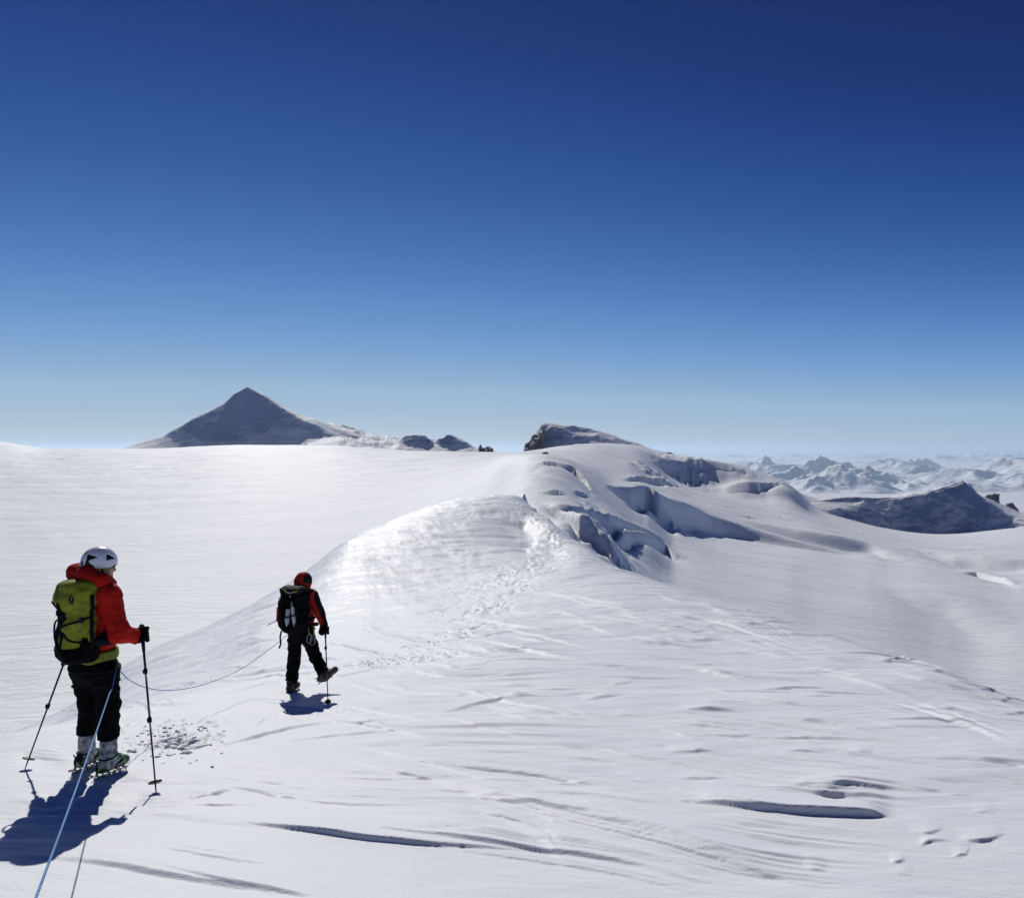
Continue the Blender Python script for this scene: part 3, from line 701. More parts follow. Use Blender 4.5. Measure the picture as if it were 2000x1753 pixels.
crag('dark rock end of the table-topped mountain', 1022, 1064, [(1022, 884), (1026, 868), (1034, 866), (1040, 852), (1048, 850), (1054, 844), (1058, 843), (1060, 836), (1062, 833), (1064, 840)],
     [(1022, 886), (1064, 872)], 1360, 90, 3)
crag('low dark rock outcrop at the left end of the pass', 934, 965, [(934, 877), (938, 868), (941, 874), (946, 876), (950, 873), (958, 874), (963, 878), (965, 884)], [(934, 886), (965, 888)], 1000, 40, 9)
crag('square dark rock tower beside the shaded peak', 1926, 1952, [(1926, 972), (1931, 966), (1938, 967), (1940, 964), (1949, 966), (1951, 966), (1952, 985)], [(1926, 1000), (1952, 1004)], 1650, 60, 12)
crag('pointed dark rock block at the right edge', 1960, 1998, [(1960, 992), (1964, 986), (1970, 984), (1977, 983), (1983, 986), (1986, 1000), (1992, 1003), (1998, 1012)], [(1960, 1010), (1998, 1020)], 1600, 60, 14)
crag('flat dark stones on the skyline of the hump', 1058, 1072, [(1058, 886), (1062, 883), (1068, 883), (1072, 886)], [(1058, 889), (1072, 889)], 262, 4, 17)

# long ridge with a pointed top on the right
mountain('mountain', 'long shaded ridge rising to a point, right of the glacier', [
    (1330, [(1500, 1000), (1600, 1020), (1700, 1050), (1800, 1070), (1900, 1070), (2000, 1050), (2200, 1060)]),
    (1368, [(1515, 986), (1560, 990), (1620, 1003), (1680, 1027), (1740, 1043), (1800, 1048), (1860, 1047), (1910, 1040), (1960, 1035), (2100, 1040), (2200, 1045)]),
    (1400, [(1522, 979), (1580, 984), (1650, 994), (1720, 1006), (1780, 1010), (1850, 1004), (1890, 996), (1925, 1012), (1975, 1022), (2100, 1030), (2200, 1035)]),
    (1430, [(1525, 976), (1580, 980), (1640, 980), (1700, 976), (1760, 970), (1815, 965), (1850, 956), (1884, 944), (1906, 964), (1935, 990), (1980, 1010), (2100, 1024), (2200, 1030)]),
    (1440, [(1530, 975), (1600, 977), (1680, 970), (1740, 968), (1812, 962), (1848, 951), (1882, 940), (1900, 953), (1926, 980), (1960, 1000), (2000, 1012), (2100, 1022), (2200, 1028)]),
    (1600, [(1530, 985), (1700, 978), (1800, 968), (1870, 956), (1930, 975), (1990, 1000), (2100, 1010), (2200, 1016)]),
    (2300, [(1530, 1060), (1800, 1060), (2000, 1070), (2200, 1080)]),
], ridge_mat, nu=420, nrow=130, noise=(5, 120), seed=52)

# ---- far snow plain and the ranges standing on it
PLAIN = -700.0
gy = np.exp(np.linspace(math.log(3000), math.log(190000), 150)); gu = np.linspace(-1.6, 1.6, 180)
FY, FU = np.meshgrid(gy, gu, indexing='ij')
FX = FU * FY
FZ = PLAIN - 5 + 25 * fbm2(FX / 9000, FY / 6000, 7, 3) + 0 * FX
plain_snow = snow_material('plain_snow', 0.004, 4.0, 6.0, rough=0.7, spec=0.1, fine=False)
structure(link('snow_plain', grid_mesh('snow_plain', FX, FY, FZ), plain_snow), 'far white snow plain between the distant ranges')
# (u centre, distance, half width in metres, height, depth half width)
rngs = [
    (1560, 14000, 1200, 600, 1200), (1500, 15500, 900, 420, 900), (1640, 13200, 1000, 730, 1200), (1690, 14600, 900, 700, 1000), (1600, 12800, 800, 400, 700), (1800, 13500, 900, 300, 700), (1890, 13000, 1000, 330, 700),
    (1755, 17000, 1300, 430, 900), (1800, 19000, 1200, 470, 900), (1860, 18000, 1500, 420, 1000), (1770, 15000, 1200, 260, 800),
    (1895, 15000, 1700, 560, 1100), (1960, 16500, 1900, 860, 1300), (2040, 15500, 2200, 800, 1300), (1985, 14000, 1500, 460, 900), (2160, 17000, 3000, 900, 1800),
    (1665, 27000, 2400, 560, 1800), (1730, 29000, 2300, 520, 1800), (1790, 27000, 1500, 380, 1200), (1600, 31000, 2400, 360, 1800), (1480, 33000, 2600, 380, 1800),
    (1850, 42000, 3500, 620, 2500), (1930, 46000, 4500, 760, 2500), (2050, 43000, 5000, 900, 3000), (1700, 50000, 5000, 560, 2500), (1560, 56000, 5000, 520, 2500), (1430, 60000, 6000, 480, 2500),
    (1780, 70000, 9000, 700, 3500), (1960, 72000, 9000, 900, 3500), (1350, 76000, 9000, 600, 3500), (1620, 80000, 9000, 560, 3500),
    (-200, 40000, 9000, 800, 5000), (2500, 30000, 6000, 800, 3500), (2900, 24000, 6000, 800, 3500),
]
_r = np.random.RandomState(21)
for _ in range(34):
    _d = math.exp(_r.uniform(math.log(17500), math.log(62000)))
    rngs.append((_r.uniform(1400, 2120), _d, _r.uniform(.04, .075) * _d, max(130, 700 - (_r.uniform(884, 925) - 877) / 1500 * _d) / .64, _r.uniform(.04, .07) * _d))
words = ['jagged', 'broad', 'low', 'ridged', 'twin-topped', 'pointed']
for k, (u, d, hw, hgt, dw) in enumerate(rngs):
    cx = (u - CX) / F_PX * d
    nx_ = 110; ny_ = 70
    a = np.linspace(-1, 1, nx_); b = np.linspace(-1, 1, ny_)
    BB, AA = np.meshgrid(b, a, indexing='ij')
    x = cx + AA * hw; y = d + BB * dw
    ca_, sa_ = math.cos(k * 1.3), math.sin(k * 1.3)
    r = np.sqrt(AA ** 2 + BB ** 2)
    env = np.clip(1 - r, 0, 1) ** 0.85
    q = min(hw, 2200) * .8
    n = ridged2(x / q + k, y / q, 200 + k, 6, gain=.42)
    z = PLAIN - 40 + hgt * (0.60 if 0 < u < 2100 else 1) * env * (0.20 + 0.72 * n)
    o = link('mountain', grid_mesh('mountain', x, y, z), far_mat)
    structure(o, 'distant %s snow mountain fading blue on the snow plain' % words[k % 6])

# ---- air
hz = new_mat('air')
m_h, n_h, l_h, p_h = hz
n_h.remove(p_h)
pv = n_h.new('ShaderNodeVolumePrincipled')
pv.inputs['Color'].default_value = (0.66, 0.84, 1.0, 1)
pv.inputs['Density'].default_value = 2.4e-5
pv.inputs['Anisotropy'].default_value = 0.4
l_h.new(pv.outputs[0], n_h['Material Output'].inputs['Volume'])
x0, x1_, y0, y1_, z0, z1_ = -320000, 320000, -3000, 195000, -800, 262
vs = [(x, y, z) for x in (x0, x1_) for y in (y0, y1_) for z in (z0, z1_)]
me = bpy.data.meshes.new('haze')
me.from_pydata(vs, [], [(0, 1, 3, 2), (4, 6, 7, 5), (0, 4, 5, 1), (2, 3, 7, 6), (0, 2, 6, 4), (1, 5, 7, 3)])
hzo = link('haze', me, m_h, smooth=False); hzo['kind'] = 'stuff'; hzo['label'] = 'thin blue haze over the far ranges'
# ================================================================ PEOPLE AND GEAR
def V(*a): return np.array(a, float)
def unit(v): v = np.asarray(v, float); return v / np.linalg.norm(v)
def cap(P, a, b, ra, rb=None):
    rb = ra if rb is None else rb
    a = np.asarray(a, float); b = np.asarray(b, float); ba = b - a
    t = np.clip(((P - a) @ ba) / (ba @ ba + 1e-12), 0, 1)
    return np.linalg.norm(P - a - t[..., None] * ba, axis=-1) - (ra + (rb - ra) * t)
def ell(P, c, fr, r):
    q = (P - c) @ np.asarray(fr).T
    r = np.asarray(r, float)
    k0 = np.linalg.norm(q / r, axis=-1); k1 = np.linalg.norm(q / (r * r), axis=-1) + 1e-9
    return k0 * (k0 - 1) / k1
def rbox(P, c, fr, h, rad):
    q = np.abs((P - c) @ np.asarray(fr).T) - (np.asarray(h, float) - rad)
    return np.linalg.norm(np.maximum(q, 0), axis=-1) + np.minimum(q.max(-1), 0) - rad
def smin(*a, k=0.03):
    r = a[0]
    for b in a[1:]:
        h = np.clip(0.5 + 0.5 * (b - r) / k, 0, 1)
        r = b * (1 - h) + r * h - k * h * (1 - h)
    return r
def half(P, c, n): return (P - c) @ unit(n)      # negative behind the plane
def chain(P, pts, k=0.03):
    """pts: list of (point, radius)"""
    return smin(*[cap(P, pts[i][0], pts[i + 1][0], pts[i][1], pts[i + 1][1]) for i in range(len(pts) - 1)], k=k)
def folds(P, s, seed, amp):
    return amp * (value3(P[..., 0] / s, P[..., 1] / s, P[..., 2] / s * 1.7, seed) + .5 * value3(P[..., 0] / s * 2.1, P[..., 1] / s * 2.1, P[..., 2] / s * 3.2, seed + 1))

def surface_nets(F, lo, vox):
    nx, ny, nz = F.shape
    ins = F < 0
    corners = [(a, b, c) for a in (0, 1) for b in (0, 1) for c in (0, 1)]
    sub = lambda A, a, b, c: A[a:nx - 1 + a, b:ny - 1 + b, c:nz - 1 + c]
    cnt = sum(sub(ins, *k).astype(np.int8) for k in corners)
    act = (cnt > 0) & (cnt < 8)
    ids = np.full(act.shape, -1, np.int64); n = int(act.sum()); ids[act] = np.arange(n)
    cells = np.argwhere(act)
    acc = np.zeros((n, 3)); num = np.zeros(n)
    for i, p in enumerate(corners):
        for q in corners[i + 1:]:
            df = np.abs(np.array(p) - np.array(q))
            if df.sum() != 1: continue
            fp = F[cells[:, 0] + p[0], cells[:, 1] + p[1], cells[:, 2] + p[2]]; fq = F[cells[:, 0] + q[0], cells[:, 1] + q[1], cells[:, 2] + q[2]]
            cr = (fp < 0) != (fq < 0)
            t = np.where(cr, fp / np.where(fp == fq, 1, fp - fq), 0)
            pos = np.array(p) + t[:, None] * (np.array(q) - np.array(p))
            acc += np.where(cr[:, None], pos, 0); num += cr
    verts = (cells + acc / num[:, None]) * vox + lo
    quads = []
    for ax in range(3):
        A = np.take(ins, range(0, ins.shape[ax] - 1), ax); B = np.take(ins, range(1, ins.shape[ax]), ax)
        cr = A != B
        e = np.argwhere(cr)
        o1, o2 = [(1, 2), (2, 0), (0, 1)][ax]
        ok = (e[:, o1] > 0) & (e[:, o2] > 0) & (e[:, o1] < F.shape[o1] - 1) & (e[:, o2] < F.shape[o2] - 1)
        e = e[ok]
        if len(e) == 0: continue
        def cid(d1, d2):
            c = e.copy(); c[:, o1] -= d1; c[:, o2] -= d2
            return ids[c[:, 0], c[:, 1], c[:, 2]]
        q = np.stack([cid(1, 1), cid(0, 1), cid(0, 0), cid(1, 0)], -1)
        flip = ~A[e[:, 0], e[:, 1], e[:, 2]]
        q[flip] = q[flip][:, ::-1]
        quads.append(q)
    return verts, np.concatenate(quads)
def root_loc(o):
    while o is not None and o.parent is not None: o = o.parent
    return np.zeros(3) if o is None else np.array(o.location)
def sdf_object(name, fn, lo, hi, vox, mat, parent, origin=None):
    lo = np.asarray(lo, float); hi = np.asarray(hi, float)
    n = np.ceil((hi - lo) / vox).astype(int) + 1
    ax = [lo[i] + np.arange(n[i]) * vox for i in range(3)]
    P = np.stack(np.meshgrid(*ax, indexing='ij'), -1)
    F = fn(P)
    F[0] = F[-1] = np.maximum(F[0], 1e-3)[...] if False else 1.0
    F[:, 0] = F[:, -1] = 1.0; F[:, :, 0] = F[:, :, -1] = 1.0
    v, q = surface_nets(F, lo, vox)
    v = smooth_verts(v, q, 1)
    base = root_loc(parent)
    me = np_mesh(name, v - base, q)
    return link(name, me, mat, parent)
def smooth_verts(v, q, it):
    for _ in range(it):
        acc = np.zeros_like(v); c = np.zeros(len(v))
        for a, b in ((0, 1), (1, 2), (2, 3), (3, 0)):
            np.add.at(acc, q[:, a], v[q[:, b]]); np.add.at(c, q[:, a], 1)
            np.add.at(acc, q[:, b], v[q[:, a]]); np.add.at(c, q[:, b], 1)
        v = 0.5 * v + 0.5 * acc / c[:, None]
    return v
def tube(name, pts, rad, mat, parent=None, seg=10, base=None, closed=False):
    P = [np.asarray(p, float) for p in pts]; n = len(P)
    rr = [rad] * n if np.isscalar(rad) else rad
    vs, fs = [], []
    T0 = unit(P[1] - P[0]); up = V(0, 0, 1) if abs(T0[2]) < .9 else V(0, 1, 0)
    N = unit(np.cross(T0, up))
    for i in range(n):
        T_ = unit((P[min(i + 1, n - 1)] - P[max(i - 1, 0)]))
        N = unit(N - T_ * (N @ T_)); B = np.cross(T_, N)
        for k in range(seg):
            a = 2 * np.pi * k / seg
            vs.append(P[i] + rr[i] * (math.cos(a) * N + math.sin(a) * B))
    for i in range(n - 1):
        for k in range(seg):
            fs.append((i * seg + k, i * seg + (k + 1) % seg, (i + 1) * seg + (k + 1) % seg, (i + 1) * seg + k))
    fs.append(tuple(range(seg))[::-1]); fs.append(tuple((n - 1) * seg + k for k in range(seg)))
    b = V(0, 0, 0) if base is None else np.asarray(base)
    me = bpy.data.meshes.new(name); me.from_pydata([tuple(v - b) for v in vs], [], fs)
    return link(name, me, mat, parent)
def curve_pts(pts, n):
    pts = np.array(pts, float)
    d = np.concatenate([[0], np.cumsum(np.linalg.norm(np.diff(pts, axis=0), axis=1))]); d /= d[-1]
    m = np.gradient(pts, d, axis=0)
    t = np.linspace(0, 1, n); i = np.clip(np.searchsorted(d, t) - 1, 0, len(d) - 2)
    h = (d[i + 1] - d[i])[:, None]; s = ((t - d[i])[:, None]) / h
    return (1 + 2 * s) * (1 - s) ** 2 * pts[i] + s * (1 - s) ** 2 * h * m[i] + s * s * (3 - 2 * s) * pts[i + 1] + s * s * (s - 1) * h * m[i + 1]
def frame(az, tilt=0):
    f = V(math.sin(R(az)), math.cos(R(az)), 0); r = V(f[1], -f[0], 0); u = V(0, 0, 1)
    if tilt:
        c, s = math.cos(R(tilt)), math.sin(R(tilt)); f, u = f * c + u * s, u * c - f * s
    return np.array([r, f, u])

M_red = plain('red_down_fabric', (0.46, 0.014, 0.009), 0.75, 0.10, 60, .002)
M_red2 = plain('orange_red_shell', (0.48, 0.030, 0.014), 0.7, 0.12, 60, .002)
M_black = plain('black_fabric', (0.005, 0.005, 0.006), 0.9, 0.08, 80, .002)
M_blackshell = plain('charcoal_fabric', (0.012, 0.013, 0.016), 0.75, 0.15, 60, .002)
M_green = plain('yellow_green_pack_cloth', (0.25, 0.27, 0.022), 0.7, 0.2, 35, .003)
M_lime = plain('lime_fabric', (0.25, 0.45, 0.05), 0.7, 0.2)
M_olive = plain('olive_shirt', (0.20, 0.24, 0.03), 0.8, 0.2)
M_white = plain('white_helmet_plastic', (0.72, 0.75, 0.82), 0.28, 0.5, 15, .0002, .04)
M_dark = plain('black_plastic', (0.009, 0.009, 0.011), 0.5, 0.25, 30, .0004)
M_skin = plain('skin', (0.52, 0.27, 0.19), 0.5, 0.4, 30, .0005, .12)
M_glass = plain('dark_lens', (0.01, 0.01, 0.012), 0.08, 0.6, 10, 0, 0)
def boot_material():
    m, n, l, p = new_mat('green_and_grey_boot_shell')
    tc = n.new('ShaderNodeTexCoord'); nz = n.new('ShaderNodeTexNoise'); nz.inputs['Scale'].default_value = 17; nz.inputs['Detail'].default_value = 4
    l.new(tc.outputs['Object'], nz.inputs['Vector'])
    cr = n.new('ShaderNodeValToRGB'); e = cr.color_ramp.elements
    e[0].position = .42; e[0].color = (.012, .014, .014, 1); e[1].position = .60; e[1].color = (.46, .49, .50, 1)
    for p_, c_ in ((.45, (.03, .07, .025, 1)), (.48, (.09, .22, .06, 1)), (.53, (.12, .26, .09, 1)), (.56, (.36, .40, .38, 1))):
        q = e.new(p_); q.color = c_
    l.new(nz.outputs['Fac'], cr.inputs['Fac']); l.new(cr.outputs[0], p.inputs['Base Color']); p.inputs['Roughness'].default_value = .4
    return m
M_boot = boot_material()
M_gaiter = plain('grey_mottled_cuff', (0.34, 0.36, 0.40), 0.6, 0.3, 26, .002, .93)
M_tan = plain('brown_boot_leather', (0.085, 0.060, 0.038), 0.6, 0.3, 20, .001, .4)
M_steel = plain('dark_steel', (0.22, 0.22, 0.23), 0.35, 0.5, 30, .0003, .2, 0.9)
M_grey = plain('pale_grey_panel', (0.50, 0.52, 0.56), 0.6, 0.3, 14, .002, .3)
M_pole = plain('pole_shaft', (0.03, 0.03, 0.034), 0.35, 0.5, 12, 0, .3)
M_strap = plain('dark_webbing', (0.009, 0.010, 0.014), 0.85, 0.12, 90, .001)
M_snowlump = plain('broken_snow', (0.80, 0.82, 0.85), 0.6, 0.1, 12, .006, .05)
M_yellow = plain('yellow_cord', (0.45, 0.40, 0.05), 0.6, 0.3)
def rope_material(name, base, fleck):
    m, n, l, p = new_mat(name)
    tc = n.new('ShaderNodeTexCoord'); nz = n.new('ShaderNodeTexNoise'); nz.inputs['Scale'].default_value = 130; nz.inputs['Detail'].default_value = 1
    l.new(tc.outputs['Object'], nz.inputs['Vector'])
    cr = n.new('ShaderNodeValToRGB'); cr.color_ramp.elements[0].position = .52; cr.color_ramp.elements[1].position = .60
    cr.color_ramp.elements[0].color = (*base, 1); cr.color_ramp.elements[1].color = (*fleck, 1)
    l.new(nz.outputs['Fac'], cr.inputs['Fac']); l.new(cr.outputs[0], p.inputs['Base Color']); p.inputs['Roughness'].default_value = .65
    return m
M_rope = rope_material('blue_rope', (0.015, 0.13, 0.40), (0.08, 0.28, 0.58))

def glove(name, palm, fr, axis, pr, parent, wrist, mat, vox=0.005, sc=1.0):
    """gloved hand closed round a shaft. palm = centre of grip on the shaft axis; fr rows = (across, forward, up)"""
    axis = unit(axis); side = unit(palm - wrist - axis * ((palm - wrist) @ axis)); out = np.cross(axis, side)
    def fn(P):
        parts = [rbox(P, palm - side * .034 * sc, np.array([out, side, axis]), (0.020 * sc, .022 * sc, .045 * sc), .016 * sc),
                 cap(P, palm - side * .045 * sc, wrist, .030 * sc, .036 * sc)]
        d = smin(*parts, k=.02)
        for i, (o, ln) in enumerate([(.036, .95), (.013, 1.08), (-.011, 1.0), (-.034, .82)]):
            c = palm + axis * o * sc
            pts = []
            for a in (200, 265, 330, 395, 200 + 250 * ln):
                aa = R(a)
                pts.append((c + (math.cos(aa) * side + math.sin(aa) * out) * (.017 + pr) * sc, .0135 * sc))
            d = np.minimum(d, chain(P, pts, .006)) if i else smin(d, chain(P, pts, .006), k=.008)
        th = [(palm - side * .04 * sc + axis * .045 * sc, .017 * sc), (palm + out * .03 * sc + axis * .055 * sc, .015 * sc), (palm + out * .022 * sc + side * .028 * sc + axis * .05 * sc, .013 * sc)]
        return smin(d, chain(P, th, .008), k=.01)
    q = np.stack([palm - .1 * sc, palm + .1 * sc, wrist - .06 * sc, wrist + .06 * sc])
    return sdf_object(name, fn, q.min(0), q.max(0), vox, mat, parent)

def trekking_pole(label, top, tip, group, basket=.047, knots=(0.42, 0.72), strap=True):
    t = thing('trekking_pole', label, 'trekking pole', tip, group)
    b = tip; ax = unit(top - tip); L = np.linalg.norm(top - tip)
    p = lambda f: tip + (top - tip) * f
    tube('grip', [p(1 + .035 / L), p(1 + .02 / L), p(1.0), p(1 - .03 / L), p(1 - .09 / L), p(1 - .135 / L), p(1 - .20 / L)], [.012, .021, .019, .014, .0165, .014, .012], M_dark, t, 12, b)
    tube('upper_shaft', [p(1 - .2 / L), p(knots[1])], [.0095, .0095], M_pole, t, 10, b)
    tube('middle_shaft', [p(knots[1]), p(knots[0])], [.0080, .0080], M_pole, t, 10, b)
    tube('lower_shaft', [p(knots[0]), p(.06)], [.0068, .0058], M_pole, t, 10, b)
    for kf in knots:
        c = tube('clamp', [p(kf - .018), p(kf - .014), p(kf + .014), p(kf + .018)], [.010, .0145, .0145, .010], M_dark, t, 10, b)
        side = unit(np.cross(ax, V(0, 1, 0)))
        tube('lever', [p(kf - .012) + side * .017, p(kf + .012) + side * .019], .0055, M_dark, c, 6, b)
    tube('tip', [p(.06), p(.012), tip - ax * .02], [.0060, .0050, .0025], M_steel, t, 8, b)
    # basket: a disc with a raised rim and hub
    n = 28; e1 = unit(np.cross(ax, V(1, 0.2, 0))); e2 = np.cross(ax, e1)
    vs, fs = [], []
    prof = [(.008, .012), (.014, .008), (basket * .6, .003), (basket, .006), (basket * 1.02, .002), (basket, -.002), (basket * .6, -.003), (.010, -.004)]
    c0 = tip + ax * .075
    for r_, h_ in prof:
        for k in range(n):
            a = 2 * np.pi * k / n; rr = r_ * (1 - (.10 if (k % 7) in (3,) and r_ > basket * .8 else 0))
            vs.append(tuple(c0 + rr * (math.cos(a) * e1 + math.sin(a) * e2) + ax * h_ - b))
    m = len(prof)
    for i in range(m - 1):
        for k in range(n): fs.append((i * n + k, i * n + (k + 1) % n, (i + 1) * n + (k + 1) % n, (i + 1) * n + k))
    fs += [tuple(range(n))[::-1], tuple((m - 1) * n + k for k in range(n))]
    me = bpy.data.meshes.new('basket'); me.from_pydata(vs, [], fs); link('basket', me, M_dark, t)
    if strap:
        s = unit(np.cross(ax, V(0, 1, 0)))
        tube('wrist_strap', curve_pts([p(1), p(1) + s * .03 - ax * .02, p(1) + s * .035 - ax * .09, p(1) - ax * .12 + s * .012, p(1) - s * .022 - ax * .08, p(1) - s * .018 - ax * .02, p(1)], 24), .0045, M_strap, t, 6, b)
    return t

def crampon(sole_c, fr, L, wd, parent, base):
    """toothed steel frame under a boot: two rails, cross bars and teeth, in one mesh"""
    r, f, u = fr
    vs, fs = [], []
    def box(c, hx, hy, hz, tip_to=None):
        i = len(vs)
        for a in (-1, 1):
            for b_ in (-1, 1):
                for e in (-1, 1):
                    k = .15 if (tip_to and e < 0) else 1
                    vs.append(tuple(c + r * a * hx * k + f * b_ * hy * k + u * e * hz - base))
        fs.extend([tuple(i + j for j in q) for q in ((0, 1, 3, 2), (4, 6, 7, 5), (0, 4, 5, 1), (2, 3, 7, 6), (0, 2, 6, 4), (1, 5, 7, 3))])
    for s in (-1, 1):
        box(sole_c + r * s * wd, .003, L, .004)
        for k in np.linspace(-.9, .95, 6):
            box(sole_c + r * s * wd + f * L * k - u * .020, .004, .009, .018, True)
    for k in (-.8, -.1, .5, .9): box(sole_c + f * L * k, wd, .006, .0035)
    for s in (-.5, .5): box(sole_c + f * (L + .02) + r * wd * s - u * .012, .004, .016, .008, True)
    me = bpy.data.meshes.new('crampon'); me.from_pydata(vs, [], fs)
    return link('crampon', me, M_steel, parent, smooth=False)

def ridge_boot(name, ankle, knee, fr, sole_z, parent, mats, vox, cuff_h=.22, sc=1.0, lift=None):
    """touring boot: green shell (the boot itself), cuff, straps and crampon as its parts"""
    r, f, u = fr
    heel = V(ankle[0], ankle[1], 0) * 1.0
    c = ankle.copy() - u * 0
    sole = ankle - u * .105 * sc
    base = root_loc(parent)
    def shell(P):
        d = smin(cap(P, sole + u * .045 - f * .06 * sc, sole + u * .04 + f * .15 * sc, .050 * sc, .045 * sc), cap(P, sole + u * .06 - f * .03 * sc, ankle + u * .03, .056 * sc, .060 * sc), cap(P, sole + u * .075 + f * .10 * sc, ankle + f * .02, .035 * sc, .05 * sc), k=.03)
        return np.maximum(d, -half(P, sole, u))
    q = np.stack([sole - .13, sole + .24, ankle + .15])
    lo = np.minimum.reduce([sole - V(.25, .25, .12), ankle - V(.25, .25, .1)]); hi = np.maximum.reduce([sole + V(.27, .27, .14), ankle + V(.25, .25, .14)])
    o = sdf_object('boot', shell, lo, hi, vox, mats[0], parent)
    top = ankle + unit(knee - ankle) * cuff_h
    ckn = np.stack([ankle - .15, ankle + .15, top - .15, top + .15])
    def cuff(P):
        d = cap(P, ankle - u * .035, top, .066 * sc, .074 * sc) + folds(P, .05, 9, .004)
        return np.maximum(d, half(P, top, unit(knee - ankle)))
    sdf_object('cuff', cuff, ckn.min(0), ckn.max(0), vox, mats[1], o)
    o_cuff = None
    for k, (hh, tt_) in enumerate(((.02, .004), (-.045, .0045))):
        pts = []
        for a in np.linspace(0, 2 * np.pi, 25):
            cc = ankle + u * (hh if k == 0 else hh) + f * (0 if k == 0 else .05)
            rx, ry = (.069, .071) if k == 0 else (.056, .075)
            pts.append(cc + r * math.cos(a) * rx * sc + f * math.sin(a) * ry * sc + u * math.sin(a) * (.012 if k == 0 else .02))
        tube('boot_strap', pts, .0065 * sc, M_strap, o, 6, base)
    tube('heel_lever', [sole - f * .105 * sc + u * .0, sole - f * .118 * sc + u * .05, sole - f * .108 * sc + u * .10, sole - f * .128 * sc + u * .125], [.006, .006, .006, .004], M_dark, o, 6, base)
    crampon(sole - u * .004, fr, .14 * sc, .042 * sc, o, base)
    return o

def head_sdf(P, c, fr, sc=1.0):
    r, f, u = fr
    d = ell(P, c + u * .015 * sc, fr, (.074 * sc, .092 * sc, .105 * sc))
    d = smin(d, ell(P, c + f * .035 * sc - u * .055 * sc, fr, (.055 * sc, .058 * sc, .062 * sc)), k=.03)          # jaw
    d = smin(d, cap(P, c + f * .088 * sc - u * .005 * sc, c + f * .108 * sc - u * .032 * sc, .009 * sc, .013 * sc), k=.012)       # nose
    d = smin(d, cap(P, c + f * .078 * sc + u * .03 * sc - r * .03 * sc, c + f * .078 * sc + u * .03 * sc + r * .03 * sc, .013 * sc), k=.015)  # brow
    d = smin(d, cap(P, c + f * .086 * sc - u * .058 * sc - r * .015 * sc, c + f * .086 * sc - u * .058 * sc + r * .015 * sc, .009 * sc), k=.008)  # upper lip
    d = smin(d, cap(P, c + f * .084 * sc - u * .073 * sc - r * .012 * sc, c + f * .084 * sc - u * .073 * sc + r * .012 * sc, .009 * sc), k=.008)
    d = smin(d, ell(P, c + f * .078 * sc - u * .098 * sc, fr, (.022 * sc, .02 * sc, .02 * sc)), k=.02)          # chin
    for s in (-1, 1):
        d = smin(d, ell(P, c + f * .062 * sc + r * s * .045 * sc - u * .028 * sc, fr, (.024 * sc, .022 * sc, .026 * sc)), k=.02)     # cheek
        d = np.maximum(d, -ell(P, c + f * .094 * sc + r * s * .032 * sc + u * .006 * sc, fr, (.019 * sc, .012 * sc, .011 * sc)))       # eye socket
        d = smin(d, ell(P, c + f * .076 * sc + r * s * .032 * sc + u * .006 * sc, fr, (.013 * sc, .013 * sc, .012 * sc)), k=.003)      # eyeball
        d = smin(d, ell(P, c - f * .005 * sc + r * s * .080 * sc - u * .01 * sc, fr, (.010 * sc, .02 * sc, .032 * sc)), k=.01)          # ear
    return d

def body_skin(head_c, hfr, neck, chest, pelvis, limbs, lo, hi, vox, parent, sc=1.0):
    def fn(P):
        d = head_sdf(P, head_c, hfr, sc)
        d = smin(d, cap(P, head_c - hfr[2] * .06, neck, .052, .058), k=.03)
        d = smin(d, cap(P, neck - V(0, 0, .04), chest, .07, .12), cap(P, chest, pelvis, .12, .12), k=.06)
        for pts in limbs: d = smin(d, chain(P, pts, .03), k=.04)
        return d
    return sdf_object('body', fn, lo, hi, vox, M_skin, parent)

# ---------------------------------------------------------------- the near climber
gR = ground_at(212, 1513); gL = ground_at(168, 1501)
gR[2] = ground_z(gR[0], gR[1]); gL[2] = ground_z(gL[0], gL[1])
DB = 0.5 * (gR[1] + gL[1])                                  # distance of the body
p1 = thing('person', 'person in a red puffy jacket and white helmet with a yellow-green pack', 'person', (0.5 * (gR[0] + gL[0]), DB, min(gR[2], gL[2])), None)
A = lambda px, py, dd=0.0: W(px, py, DB + dd)
k1 = DB / F_PX
FB = frame(46); FH = frame(62, -4); FP = frame(30)
rB, fB, uB = FB
headc = A(196, 1105, 0.02)
neck = A(192, 1140, 0.02); chest = A(196, 1190, 0.03); pelvis = A(184, 1300, 0.0)
shR = A(213, 1163, -.12); elR = A(232, 1236, -.16); wrR = A(268, 1243, 0.02); gripR = A(279, 1240, .05)
shL = A(172, 1160, .16); elL = A(160, 1232, .24); wrL = A(151, 1226, .36); gripL = A(148, 1232, .40)
hipL = A(164, 1312, .06); knL = A(174, 1372, .09); anL = gL + V(0, 0, .125)
hipR = A(205, 1312, -.08); knR = A(212, 1374, -.07); anR = gR + V(0, 0, .125)
body_skin(headc, FH, neck, chest, pelvis, [[(shR, .05), (elR, .04), (wrR, .03)], [(shL, .05), (elL, .04), (wrL, .03)], [(hipL, .08), (knL, .055), (anL, .045)], [(hipR, .08), (knR, .055), (anR, .045)]],
          np.minimum.reduce([headc, gL, gripL]) - .25, np.maximum.reduce([headc, gripR, gL]) + .22, 0.010, p1)
